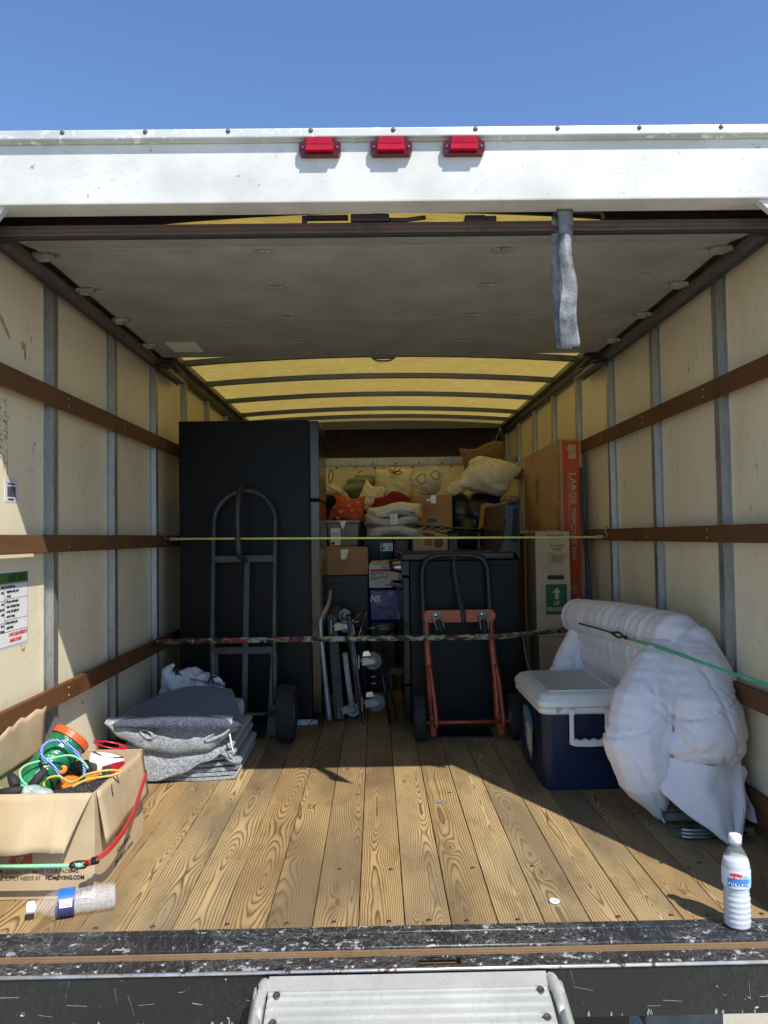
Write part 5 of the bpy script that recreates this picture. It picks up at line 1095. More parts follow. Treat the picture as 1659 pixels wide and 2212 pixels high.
ob('clip', MB().tube(smooth_path([(-0.810,1.995,0.128), (-0.793,1.993,0.135), (-0.768,1.993,0.135), (-0.764,1.995,0.127), (-0.776,1.995,0.116), (-0.802,1.995,0.118)], 4, True), .0022, 6, closed=True).ball((-0.806,1.997,0.122), (.009, .006, .007), 10), m_black, gc)
# ---- water bottles
m_pet, t_, b_ = nodes('clear_plastic'); b_.inputs['Base Color'].default_value = (.9, .93, .95, 1); b_.inputs['Roughness'].default_value = .05; b_.inputs['Alpha'].default_value = .10; b_.inputs['Specular IOR Level'].default_value = 1.0; m_water, t_, b_ = nodes('water'); b_.inputs['Base Color'].default_value = (.80, .82, .80, 1); b_.inputs['Roughness'].default_value = .04; b_.inputs['Specular IOR Level'].default_value = 1.0
t_.links.new(ramp(t_, [(.44, (.04,) * 3), (.52, (.26,) * 3), (.60, (.05,) * 3)], noise_(t_, mapped(t_, 1, 1, 2.5), 55, 4, .6, 1.5)).outputs[0], b_.inputs['Alpha'])
m_ice, t_, b_ = nodes('frosted_water'); b_.inputs['Base Color'].default_value = (.56, .58, .59, 1); b_.inputs['Roughness'].default_value = .2; b_.inputs['Alpha'].default_value = .9; b_.inputs['Subsurface Weight'].default_value = .3; b_.inputs['Subsurface Radius'].default_value = (.02, .02, .02)
m_lab1 = mat('label_pale_blue', (.62, .70, .76), .4); m_lab2 = flat('label_blue', (.05, .20, .50), .4); m_lab3 = flat('label_navy', (.05, .05, .16), .4); m_cap = mat('white_cap', (.85, .85, .84), .4, 0, .04)
def bottle(name, lab, M_, fill, ice, Hh=.222):
    r = .0325; W0 = M_.translation
    def pr(z): # body profile
        zz = z / Hh
        if zz < .03: return r * (.80 + .2 * (zz / .03) ** .5)
        if zz < .40: return r * (.970 + .032 * sin(zz * 105)) * (1 - .08 * math.exp(-((zz - .40) / .06) ** 2))
        if zz < .44: return r * .93
        if zz < .50: return r * (.93 + .07 * (zz - .44) / .06)
        if zz < .66: return r
        if zz < .88: t = (zz - .66) / .22; return r * (1 - .62 * t ** 1.7)
        return r * .36
    zs = [Hh * .94 * k / 60 for k in range(61)]
    root = thing(name, lab, 'bottle', tuple(W0), 'water bottles')
    def part(nm, prof, m, **k):
        mb = MB(); mb.M = M_; mb.lathe(prof, (0, 0, 0), seg=36); return ob(nm, mb, m, root, **k)
    part('shell', [(0, .001)] + [(pr(z), z + .0005) for z in zs], m_pet)
    fz = [z for z in zs if z <= fill * Hh]
    part('water', [(0, .002)] + [(max(.001, pr(z) - .0012), z + .002) for z in fz] + [(0, fz[-1] + .002)], m_ice if ice else m_water)
    part('cap', [(0, Hh + .001), (.0125, Hh), (.0145, Hh - .002), (.0148, Hh - .019), (.0135, Hh - .0195)], m_cap)
    part('neck_ring', [(.0125, Hh * .895), (.0155, Hh * .897), (.0155, Hh * .905), (.0125, Hh * .907)], m_pet)
    return root, part, pr
mR = Matrix.Translation((.873, 1.862, .003)) @ Matrix.Rotation(R(10), 4, 'Z')
BO, part, pr = bottle('water_bottle', 'upright water bottle with frozen contents on the black sill at the right', mR, .74, True)
part('label', [(.0331, .222 * z) for z in (.46, .52)] + [(.0332, .222 * z) for z in (.53, .60, .655)], m_lab1)
def lpatch(a0, a1, z0, z1, m, r=.0336, n=10, w=lambda t: 0):
    mb = MB(); mb.M = mR; mb.grid(lambda a, b: (r * cos(R(a0 + (a1 - a0) * a)), r * sin(R(a0 + (a1 - a0) * a)), z0 + (z1 - z0) * b + w(a)), n, 2); return ob('label_print', mb, m, BO, recalc=False)
lpatch(-160, -70, .104, .122, m_lab2, w=lambda t: .006 * sin(t * 3)); lpatch(-100, -50, .118, .130, flat('label_sky', (.20, .45, .72)), .0335, w=lambda t: .006 * sin(t * 6)); lpatch(-60, -20, .106, .116, m_lab2, .0335, w=lambda t: -.004 * sin(t * 5))
lpatch(-150, -100, .124, .136, m_inkr, .0338, w=lambda t: .003 * sin(t * pi)); 
def ctext(s, a0, z, size, m, r, Mx, root, step):
    for k, ch in enumerate(s):
        a = R(a0 + k * step); p = Mx @ Vector((r * cos(a), r * sin(a), z)); rt = Mx.to_3x3() @ Vector((-sin(a), cos(a), 0)); up = Mx.to_3x3() @ Vector((0, 0, 1))
        text('label_lettering', ch, size, tuple(p), tuple(rt), tuple(up), m, root, 'CENTER', .85, ext=.0002, bold=.0002)
ctext('PURIFIED', -152, .109, .0095, m_wht, .0342, mR, BO, 12.5); ctext('Our Family', -146, .127, .0075, m_wht, .0343, mR, BO, 5)
dl = (Vector((-.885, 2.005, .036)) - Vector((-.716, 2.062, .034))).normalized(); q_ = Vector((0, 0, 1)).rotation_difference(dl).to_matrix().to_4x4()
mL = Matrix.Translation((-.700, 2.022, .0345)) @ q_
BL, part, pr = bottle('water_bottle', 'clear water bottle lying on its side before the open box', mL, .60, False, .215)
part('label', [(.0331, .215 * z) for z in (.47, .52, .60, .655)], m_lab3)
def lp2(a0, a1, z0, z1, m, r=.0337):
    mb = MB(); mb.M = mL; mb.grid(lambda a, b: (r * cos(R(a0 + (a1 - a0) * a)), r * sin(R(a0 + (a1 - a0) * a)), z0 + (z1 - z0) * b), 12, 2); return ob('label_print', mb, m, BL, recalc=False)
# the label strip is coloured by its place round the bottle: bright blue above, white barcode field, navy below
def angdir(v):
    l = mL.inverted().to_3x3() @ Vector(v); return math.degrees(math.atan2(l.y, l.x))
au, af = angdir((0, 0, 1)), angdir((0, -1, 0))
dd = ((af - au + 180) % 360) - 180; sg = 1 if dd > 0 else -1
lp2(au - sg * 40, au + sg * 48, .102, .140, flat('label_bright_blue', (.02, .16, .62), .35)); lp2(au + sg * 55, au + sg * 88, .106, .136, m_wht, .0339)
for k in range(5): lp2(au + sg * (60 + k * 5), au + sg * (62 + k * 5), .109, .131, m_ink, .0342)
# white ring on the floor, small sticker, wood chips
o = ob('plastic_ring', MB().lathe([(.006, 0), (.013, 0), (.014, .003), (.011, .005), (.006, .004), (.006, 0)], (0.456,2.004,0.001), seg=24), m_cap); tag(o, 'small white plastic ring lying on the floor boards', 'ring')
o = ob('torn_sticker', MB().prism([(-.02, -.014), (.018, -.02), (.02, .016), (-.004, .012), (-.018, .018)], .0006, (0.222,2.763,0.001), u=X_, v=Y_, n=Z_), mat('worn_sticker', (.10, .10, .10), .6, 0, .6, 60, wear=(.35, .3, .2), ws=90, wt=.5)); tag(o, 'dark torn sticker stuck to the middle of the floor', 'sticker')

# ---- cargo against the front wall
def top(o, lab, cat, grp=None): return tag(o, lab, cat, grp)
def pillow(name, c, w_, h_, t_, m, rot=(0, 0, 0), seed=0, n=26, parent=None, puff=.5):
    """a stuffed cushion: w x h face, t thick, pinched corners; face looks along local -Y"""
    mb = MB(); mb.M = Matrix.Translation(Vector(c)) @ Matrix.Rotation(rot[2], 4, 'Z') @ Matrix.Rotation(rot[1], 4, 'Y') @ Matrix.Rotation(rot[0], 4, 'X')
    def f(s):
        def g(a, b):
            u, v = 2 * a - 1, 2 * b - 1; k = ((1 - abs(u) ** 2.6) * (1 - abs(v) ** 2.6)); k = max(0, k) ** puff
            pin = 1 - .05 * (1 - abs(v) ** 2) * abs(u) ** 3; pinv = 1 - .05 * (1 - abs(u) ** 2) * abs(v) ** 3
            wr = .012 * noise.noise(Vector((u * 3 + seed, v * 3, s * 2))) * k + .006 * noise.noise(Vector((u * 9, v * 7 + seed, s))) * k
            return (u * w_ / 2 * pin, s * (k * t_ / 2 + wr), v * h_ / 2 * pinv + .012 * sin(u * 4 + seed))
        return g
    mb.grid(f(-1), n, n); mb.grid(f(1), n, n); bmesh.ops.remove_doubles(mb.bm, verts=mb.bm.verts, dist=.0006)
    return ob(name, mb, m, parent, wloc=c if parent is None else None, smooth=True)
m_tick = fabric('pillow_ticking', (.66, .63, .52), .85, 18, .4, .01, 700); m_tickg = fabric('pillow_grey_white', (.52, .50, .47), .85, 18, .4, .01, 700); m_crm = fabric('pillow_cream', (.72, .66, .42), .85, 14, .4, .012, 700)
m_redf = fabric('dark_red_knit', (.19, .012, .015), .9, 30, .6, .01, 500); m_black2 = fabric('black_cloth', (.006, .007, .010), .9, 14, .4, .01, 500); m_navyb = plastic_film('dark_bin_liner', (.008, .010, .016), 1.0, .3)
m_bagw = plastic_film('white_bin_liner', (.72, .70, .58), .72, .3); m_bagc = plastic_film('clear_bin_liner', (.70, .72, .62), .48, .2); m_gcl = fabric('grey_green_cloth', (.27, .28, .21), .85, 22, .8, .016, 500)
m_tote = mat('grey_tote', (.23, .25, .21), .5, 0, .15, 6); m_teal = mat('teal_tote', (.012, .035, .042), .4, 0, .25, 5); m_mauve = mat('mauve_card', (.16, .075, .10), .6, 0, .25, 9)
# heart print cushion
hp_ = pillow('heart_cushion', (-.205, 5.12, 1.160), .265, .18, .12, fabric('orange_jersey', (.50, .085, .035), .9, 20, .5, .01, 500), (R(-12), R(2), 0), 3); top(hp_, 'orange red cushion with pink heart print on the grey tote', 'cushion')
def heart(x, z, s, y):
    pts = [(s * .0625 * 16 * sin(t) ** 3 , s * .0625 * (13 * cos(t) - 5 * cos(2 * t) - 2 * cos(3 * t) - cos(4 * t))) for t in [2 * pi * k / 18 for k in range(18)]]
    return MB().prism(pts, -.012, (x, y, z))
m_pink = flat('heart_pink', (.72, .28, .20), .9)
for x, z, s, y in ((-.235, 1.215, .016, 5.087), (-.280, 1.182, .015, 5.072), (-.180, 1.180, .017, 5.058), (-.233, 1.142, .018, 5.055), (-.185, 1.226, .014, 5.094), (-.320, 1.155, .012, 5.085), (-.160, 1.150, .012, 5.068), (-.12, 1.205, .014, 5.09), (-.255, 1.098, .013, 5.075)):
    ob('printed_heart', heart(x, z, s, y), m_pink, hp_)
# stack of pillows
p1 = pillow('bed_pillow', (.122, 4.98, 1.136), .385, .105, .34, m_tick, (0, R(-3), 0), 1, puff=.42); top(p1, 'cream pillow printed COOLING, on top of the pillow stack', 'pillow', 'stacked bed pillows')
text('pillow_lettering', 'COOLING', .032, (-.03, 4.828, 1.118), (1, 0, -.55), (.3, .5, 1), m_ink, p1, sx=.9, bold=.0003); text('pillow_lettering', 'COOLING', .032, (.135, 4.818, 1.165), (1, 0, -.55), (.3, .5, 1), m_ink, p1, sx=.9, bold=.0003)
p2 = pillow('bed_pillow', (.108, 4.98, 1.068), .375, .075, .34, m_tickg, (0, R(1), 0), 5, puff=.42); top(p2, 'thin grey white pillow with a care label, middle of the stack', 'pillow', 'stacked bed pillows')
ob('care_label', MB().box((.092, 4.795, 1.047), (.140, 4.797, 1.112)), m_wht, p2)
for k in range(6): ob('label_print', MB().box((.098, 4.7944, 1.057 + k * .008), (.132 - .004 * (k % 3), 4.795, 1.060 + k * .008)), m_tan, p2)
p3 = pillow('bed_pillow', (.125, 4.97, 1.003), .385, .088, .34, m_tickg, (0, R(2), 0), 8, puff=.5); top(p3, 'white piped pillow at the bottom of the pillow stack', 'pillow', 'stacked bed pillows')
lc = MB().box((-.06, 4.86, 1.034), (.30, 5.1, 1.042)); o = ob('leopard_cloth', lc, None or mat('leopard_print', (.33, .22, .12), .9, 0, .2, 20, wear=(.02, .015, .012), ws=90, wt=.52)); top(o, 'folded leopard print cloth between the lower two pillows', 'cloth')
o = pillow('bed_pillow', (-.03, 5.35, 1.25), .17, .19, .10, m_crm, (0, R(25), 0), 12); top(o, 'cream pillow standing behind the dark red cloth', 'pillow')
o = soft('folded_cloth', [('c', [((-.035, 4.92, 1.150), .026), ((.03, 4.90, 1.172), .036), ((.08, 4.9, 1.195), .044), ((.15, 4.91, 1.215), .045), ((.20, 4.92, 1.20), .034)]), ('e', (.13, 4.91, 1.235), (.055, .05, .03)), ('e', (.04, 4.9, 1.205), (.05, .04, .022))], .007, m_redf, None, 4, lambda p, n: .006 * nz(p, 22)); top(o, 'dark red knitted cloth heaped on the pillow stack', 'cloth')
# bags
o = pillow('square_pillow', (.145, 5.72, 1.36), .30, .27, .14, m_crm, (0, 0, 0), 20); top(o, 'large square cream pillow with a red bow above it, against the front wall', 'pillow')
def bow(c, s, m, parent=None, nm='ribbon'):
    c = Vector(c); mb = MB()
    for a, b in (((0, 0, 0), (.045, 0, .04)), ((0, 0, 0), (.05, 0, .0)), ((0, 0, 0), (-.02, 0, .02))):
        a, b = Vector(a) * s, Vector(b) * s; n = Vector((-(b - a).z, 0, (b - a).x)) * .22
        mb.tube(smooth_path([c + a, c + (a + b) / 2 + n, c + b, c + (a + b) / 2 - n], 4, True), .0035, 6, closed=True)
    return ob(nm, mb, m, parent)
m_rib = flat('red_drawstring', (.22, .015, .02), .5)
tag(bow((.135, 5.60, 1.445), 1.3, m_rib, None, 'red_ribbon'), 'dark red drawstring bow above the square pillow', 'ribbon')
o = soft('cloth_bag', [('e', (-.125, 5.82, 1.35), (.115, .10, .10)), ('e', (-.06, 5.8, 1.39), (.07, .08, .06))], .009, m_gcl, None, 3, lambda p, n: .010 * nz(p, 12) + .008 * sin(p.z * 90 + p.x * 30 + 6 * nz(p, 6))); top(o, 'grey green wrinkled cloth bag left of the square pillow', 'bag')
tube('drawstring', [(-.13, 5.70, 1.458), (-.09, 5.70, 1.475)], .004, m_rib, o)
o = soft('white_bag', [('e', (-.32, 5.62, 1.31), (.085, .08, .05)), ('c', [((-.33, 5.6, 1.33), .04), ((-.33, 5.6, 1.375), .02)])], .008, m_bagw, None, 3, bagw(7, 20)); top(o, 'small white bag with a dark red string loop at the far left', 'bag')
tube('string_loop', smooth_path([(-.338, 5.56, 1.37), (-.344, 5.56, 1.42), (-.328, 5.56, 1.475), (-.310, 5.56, 1.43), (-.328, 5.56, 1.375)], 4), .0035, m_rib, o)
tube('string_loop', smooth_path([(-.372, 5.53, 1.36), (-.33, 5.53, 1.33), (-.29, 5.53, 1.31), (-.25, 5.53, 1.28)], 4), .003, m_rib, o)
o = soft('dark_garment', [('e', (-.31, 5.0, 1.215), (.05, .08, .045)), ('e', (-.33, 5.02, 1.14), (.03, .06, .06))], .009, m_black2, None, 4, lambda p, n: .006 * nz(p, 14)); top(o, 'black garment tucked beside the heart cushion', 'garment')
o = soft('clear_bag', [('e', (.37, 5.42, 1.35), (.11, .10, .09)), ('e', (.43, 5.44, 1.42), (.065, .06, .06)), ('e', (.31, 5.42, 1.38), (.05, .05, .06))], .008, m_bagc, None, 3, bagw(9, 18)); top(o, 'see-through bag of clothes tied with dark red string', 'bag')
for a, b, c in ((.325, 1.375, .035), (.425, 1.40, .032)): tube('string_loop', smooth_path([(a + c * cos(t), 5.32, b + c * .9 * sin(t) + .01 * sin(2 * t)) for t in [2 * pi * k / 8 for k in range(8)]], 3, True), .003, m_rib, o, closed=True)
ob('bag_content', MB().ball((.34, 5.42, 1.35), (.06, .05, .045), 14).ball((.42, 5.43, 1.385), (.045, .05, .045), 14), m_crm, o)
ob('bag_content', MB().ball((.40, 5.44, 1.31), (.07, .06, .045), 14), m_gcl, o)
o = soft('small_bag', [('e', (.565, 5.3, 1.30), (.085, .08, .045)), ('c', [((.57, 5.3, 1.32), .03), ((.60, 5.3, 1.40), .012)])], .008, m_bagc, None, 3, bagw(2, 22)); top(o, 'small see-through bag between the two tied bags', 'bag')
# big white bag holding a pillow
wbg = soft('white_bag', [('e', (.80, 5.28, 1.385), (.195, .13, .125), Matrix.Rotation(R(-8), 3, 'Y')), ('c', [((.66, 5.26, 1.35), .06), ((.60, 5.24, 1.32), .03)]), ('c', [((.93, 5.27, 1.42), .07), ((1.01, 5.25, 1.425), .02)]), ('e', (.76, 5.29, 1.47), (.10, .10, .06)), ('e', (.85, 5.28, 1.31), (.10, .10, .07))], .009, m_bagw, None, 6, lambda p, n: .006 * nz(p, 7) + .0025 * sin(p.x * 40 + p.z * 60 + 8 * nz(p, 4))); top(wbg, 'big white bag bulging with a pillow, at the upper right of the load', 'bag')
ob('bag_content', MB().ball((.80, 5.28, 1.40), (.155, .10, .085), 18, Matrix.Rotation(R(-10), 3, 'Y')), m_crm, wbg)
# shaggy cushion
fz = pillow('shaggy_cushion', (.825, 5.66, 1.555), .335, .19, .15, mat('shaggy_brown', (.26, .17, .085), .95, 0, .35, 60, bs=130, bstr=1, bd=.01), (0, R(-12), 0), 31, n=40); top(fz, 'brown shaggy cushion on top of the load in the right corner', 'cushion')
hb = MB(); rr = random.Random(5)
me = fz.data; vs_ = [v for v in me.vertices]; c0_ = W['shaggy_cushion']
for q in range(3200):
    v = rr.choice(vs_); n = v.normal; 
    if n.y > .4: continue
    p = v.co + c0_ + Vector((rr.uniform(-.005, .005), 0, rr.uniform(-.005, .005))); d = (n + Vector((rr.uniform(-.9, .9), rr.uniform(-.4, .2), rr.uniform(-.9, .6)))).normalized() * rr.uniform(.008, .016); s = d.orthogonal().normalized() * .0016
    hb._add([p - s, p + s, p + d], [(0, 1, 2)])
tag(ob('pile', hb, mat('shaggy_pile', (.36, .25, .13), .9, 0, .4, 90), fz, recalc=False), kind='stuff')
# cartons and totes
cbx = thing('carton', 'cardboard carton with a green hand hole in the middle of the load', 'box', (.4, 5.3, 1.0))
box('carton_body', (.262, 5.20, 1.0), (.532, 5.6, 1.252), m_cardd, cbx, bev=.003)
ob('carton_side', MB().prism([(.215, 5.36), (.2615, 5.21), (.2615, 5.59), (.22, 5.5)], .245, (0, 0, 1.003), u=X_, v=Y_, n=Z_), m_cardd, cbx)
fyc = 5.1994
ob('hand_hole', MB().prism([(p[0] * .95, p[1] * 1.5) for p in slot], -.0008, (.392, fyc, 1.075)), mat('hole_green', (.01, .12, .08), .7), cbx)
for a, b, c, d in ((.345, .350, 1.115, 1.19), (.43, .4312, 1.115, 1.19), (.345, .431, 1.189, 1.1905), (.345, .431, 1.115, 1.1165)): box('box_print', (a, fyc - .0004, c), (b, fyc, d), m_brown, cbx)
for k in range(5): box('box_print', (.353, fyc - .0004, 1.125 + k * .012), (.415 - .006 * (k % 2), fyc, 1.1285 + k * .012), m_brown, cbx)
box('white_tag', (.352, fyc - .0008, 1.212), (.386, fyc, 1.226), m_wht, cbx); box('tape_strip', (.385, fyc - .0007, 1.195), (.42, fyc - .0001, 1.251), m_tape, cbx)
def tote(name, x0, x1, y0, y1, z0, z1, m, lab, taper=.9):
    o = box(name, (x0, y0, z0), (x1, y1, z1 - .02), m, None, bev=.012, taper=taper); tag(o, lab, 'tote')
    box('tote_lid', (x0 - .01, y0 - .01, z1 - .0195), (x1 + .01, y1 + .01, z1), m, o, bev=.007); box('tote_rib', (x0 + .3 * (x1 - x0) + .06, y0 - .004, z0 + .02), (x0 + .3 * (x1 - x0) + .068, y0 + .004, z1 - .03), m, o); return o
t1 = tote('storage_tote', -.325, -.112, 5.0, 5.5, .905, 1.082, m_tote, 'grey storage tote with white shipping label under the heart cushion')
box('label_sheet', (-.300, 4.9988, .915), (-.236, 5.004, 1.03), m_wht, t1); box('label_print', (-.295, 4.998, .965), (-.241, 4.9986, .969), m_ink, t1); box('label_print', (-.295, 4.998, .92), (-.275, 4.9986, .938), m_ink, t1); text('label_lettering', 'Jam', .03, (-.292, 4.998, .985), X_, Z_, m_ink, t1, shear=.4)
ob('crumpled_tape', MB().prism([(0, 0), (.05, 0), (.028, -.058)], -.004, (-.245, 4.99, 1.076)), m_tape, t1)
t2 = tote('storage_tote', -.088, .118, 5.0, 5.5, .80, .965, m_teal, 'dark teal storage tote with white price label under the pillows')
box('label_sheet', (.030, 4.9988, .872), (.112, 5.004, .925), m_wht, t2)
for a, b, c, d in ((.038, .058, .882, .892), (.038, .06, .897, .903), (.08, .105, .900, .904), (.085, .103, .882, .890)): box('label_print', (a, 4.998, c), (b, 4.9986, d), m_ink, t2)
o = box('shoe_box', (.122, 5.10, .83), (.222, 5.4, .96), m_mauve, None, bev=.003); tag(o, 'mauve box beside the dark teal tote', 'box'); box('box_print', (.148, 5.0992, .85), (.205, 5.1, .93), mat('mauve_light', (.26, .14, .17), .6), o)
hb_ = box('store_box', (.242, 4.90, .82), (.468, 5.2, 1.0), m_cardl, None, bev=.003); tag(hb_, 'tan store carton with dark handprints behind the stove top', 'box')
ob('box_print', MB().ball((.345, 4.8995, .975), (.045, .002, .015), 14, Matrix.Rotation(R(14), 3, 'Y')).ball((.408, 4.8995, .925), (.032, .002, .038), 14), m_brown, hb_); box('logo_square', (.318, 4.8982, .905), (.366, 4.9, .950), m_hd, hb_)
for k in range(3): text('box_lettering', ('THE', 'HOME', 'DEPOT')[k], .013, (.322 + k * .006, 4.898, .936 - k * .013), (1, 0, .6), (-.5, 0, 1), m_tan, hb_, sx=.75)
# dark heap of clothes and liner bag
o = soft('bin_liner', [('e', (.60, 5.40, 1.13), (.12, .14, .15)), ('e', (.75, 5.38, 1.12), (.17, .16, .16)), ('e', (.66, 5.36, 1.02), (.16, .14, .10)), ('e', (.86, 5.4, 1.15), (.09, .12, .14))], .012, m_navyb, None, 4, lambda p, n: .014 * nz(p, 8)); top(o, 'bulging black bin liner under the big white bag', 'bag')
o = MB().box((.70, 4.80, .985), (.86, 5.05, 1.165), .003, rot=Matrix.Rotation(R(8), 3, 'Y')); o = ob('carton', o, m_cardd); tag(o, 'brown carton tilted against the stove backguard', 'box')
ob('box_print', MB().prism([(0, 0), (.004, 0), (.022, .085), (.075, .088), (.075, .092), (.018, .090)], -.001, (.735, 4.797, 1.03)), m_dark, o)
o = soft('printed_cloth', [('e', (.895, 4.95, 1.20), (.068, .07, .038)), ('e', (.90, 4.95, 1.15), (.06, .07, .05))], .008, bpy.data.materials['leopard_print'], None, 3, lambda p, n: .004 * nz(p, 20)); top(o, 'leopard print cloth peeking over the stove backguard', 'cloth')
ps = thing('music_stand', 'folded black stand lying across the load above the stove', 'stand', (.55, 4.7, 1.0))
for a, b, r in (((.25, 4.72, 1.035), (.86, 4.70, .985), .007), ((.30, 4.74, 1.028), (.84, 4.72, .99), .006), ((.36, 4.73, 1.01), (.42, 4.73, .985), .004), ((.42, 4.74, .985), (.70, 4.73, 1.0), .0045)): tube('stand_tube', [a, b], r, m_black, ps, seg=8)
for x in (.29, .34, .40, .60, .66): ob('clamp', MB().box((x, 4.705, 1.012 - .05 * (x - .29)), (x + .03, 4.735, 1.04 - .06 * (x - .29)), .004), m_enam, ps)
vb = soft('sports_bag', [('e', (.64, 4.95, .93), (.10, .10, .085)), ('e', (.60, 4.95, .92), (.07, .09, .08))], .01, m_black2, None, 4, lambda p, n: .004 * nz(p, 12)); top(vb, 'black bag with pale upright lettering behind the stove', 'bag')
text('bag_lettering', 'THROWER', .026, (.655, 4.84, .985), (0, 0, -1), (1, 0, 0), mat('faded_print', (.25, .25, .25), .8), vb, bold=.0008, sx=.8)
o = box('grey_case', (.476, 4.93, .82), (.545, 5.2, .985), m_gtube, None, bev=.006); tag(o, 'narrow grey case between store carton and black bag', 'case')
o = box('carton', (.74, 4.9, .83), (.845, 5.2, .962), m_cardd, None, bev=.003); tag(o, 'small brown carton low behind the backguard', 'box')
# left column, lower
bb = thing('carton', 'brown carton with a torn tape strip standing on the dark bin', 'box', (-.18, 4.9, .73))
box('carton_body', (-.345, 4.70, .732), (-.052, 5.05, .893), m_cardd, bb, bev=.003)
ob('carton_flap', MB().prism([(-.343, .0), (-.054, 0), (-.06, .010), (-.19, .013), (-.34, .016)], .30, (0, 4.72, .8935)), m_cardd, bb)
ob('tape_strip', MB().prism([(.0, .0), (.055, .0), (.035, -.062), (.006, -.062)], -.0016, (-.225, 4.699, .893)), m_tape, bb)
o = box('storage_bin', (-.345, 4.70, .40), (-.052, 5.05, .728), mat('dark_grey_bin', (.035, .036, .033), .55, 0, .3, 5), None, bev=.012); tag(o, 'dark grey storage bin under the taped carton', 'bin')
o = box('storage_bin', (-.34, 4.66, .01), (-.06, 5.05, .396), m_dark, None, bev=.012); tag(o, 'black bin on the floor behind the trolleys', 'bin')
o = soft('blue_glove', [('c', [((-.345, 4.52, .60), .018), ((-.31, 4.5, .605), .016), ((-.285, 4.49, .612), .008)]), ('c', [((-.33, 4.5, .59), .014), ((-.30, 4.49, .592), .008)])], .006, flat('blue_nitrile', (.01, .12, .42), .5), None, 2); top(o, 'blue rubber glove poking out beside the refrigerator', 'glove')
wb_ = thing('food_carton', 'white food carton with a red stripe above the purple package', 'box', (.05, 4.8, .65))
box('carton_body', (-.046, 4.66, .652), (.18, 4.98, .795), mat('white_card', (.62, .60, .54), .6, 0, .08), wb_, bev=.003)
ob('carton_top', MB().prism([(-.045, 0), (.175, .0), (.165, .020), (-.03, .020)], .25, (0, 4.68, .796)), mat('white_card_worn', (.42, .38, .28), .7, 0, .3, 20, wear=(.10, .09, .07), ws=40, wt=.58), wb_)
wy = 4.6594
box('red_stripe', (-.040, wy - .0005, .752), (.18, wy, .768), m_inkr, wb_)
def wt(s, x, z, size, m=m_ink, b=.0003, sx=.9): text('box_lettering', s, size, (x, wy - .0006, z), X_, Z_, m, wb_, sx=sx, bold=b)
wt('- Sysco -', .030, .776, .018); wt('DICED POTATO', -.036, .738, .013, b=.0006); wt('FROZEN', -.034, .726, .009); wt('KEEP FROZEN DO NOT REFREEZE', -.036, .713, .008); wt('INGREDIENTS', -.036, .704, .008); wt('- 7', .045, .716, .03, b=.0004); wt('DETERGENT', .055, .662, .018, b=.0006)
box('yellow_mark', (.02, wy - .0005, .716), (.04, wy, .73), flat('yellow_print', (.6, .45, .08)), wb_)
pp = thing('purple_package', 'purple snack package with yellow pretzel picture under the white carton', 'package', (.05, 4.8, .45))
m_pur = mat('purple_wrap', (.035, .012, .20), .3, 0, .35, 9, bs=18, bstr=.5, bd=.01)
box('package_body', (-.046, 4.70, .44), (.18, 4.98, .640), m_pur, pp, bev=.012)
text('package_lettering', 'NS', .056, (-.043, 4.6985, .565), (1, 0, -.05), (.05, 0, 1), m_wht, pp, sx=.9, bold=.003, shear=.15); text('package_lettering', 'BALL', .018, (-.040, 4.699, .622), X_, Z_, mat('lilac_print', (.4, .35, .6), .5), pp)
m_gold = flat('gold_print', (.55, .38, .10), .5); gm = MB(); rr = random.Random(2)
for k in range(26):
    a = rr.uniform(0, .13); gm.lathe([(.004, -.0015), (.009, -.0025), (.012, -.0015), (.009, -.0005), (.004, -.0015)], (.02 + a, 4.7005, .515 + rr.uniform(-.028, .03) * (a / .13) + .012), axis=(0, -1, 0), seg=12)
ob('pretzel_print', gm, m_gold, pp)
ob('twig_print', MB().prism([(0, 0), (.16, -.035), (.16, -.039), (0, -.003)], -.003, (.005, 4.6985, .535)), m_brown, pp)
ob('crest_print', MB().prism([(-.016, 0), (.016, 0), (.020, -.02), (.010, -.038), (0, -.045), (-.010, -.038), (-.020, -.02)], -.0012, (.085, 4.6996, .632)), mat('lilac_crest', (.25, .23, .35), .4), pp)
ob('white_tag', MB().prism([(0, 0), (.006, 0), (.010, -.045), (-.006, -.045)], -.003, (.135, 4.697, .50)), m_wht, pp)
o = box('storage_bin', (-.046, 4.72, .01), (.115, 5.1, .435), m_dark, None, bev=.01); tag(o, 'black bin on the floor under the purple package', 'bin')
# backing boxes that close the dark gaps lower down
o = box('backing_box', (.20, 5.5, .01), (1.0, 6.2, .96), m_dark, None, bev=.01); tag(o, 'large dark backing box deep in the load behind the stove', 'box')
o = box('backing_box', (-1.0, 5.62, .01), (.15, 6.3, 1.26), m_dark, None, bev=.01); tag(o, 'large dark backing box carrying the bags against the front wall', 'box')
o = box('backing_box', (.20, 5.62, .97), (.9, 6.3, 1.24), m_dark, None, bev=.01); tag(o, 'dark backing box carrying the tied bags at the front wall', 'box')
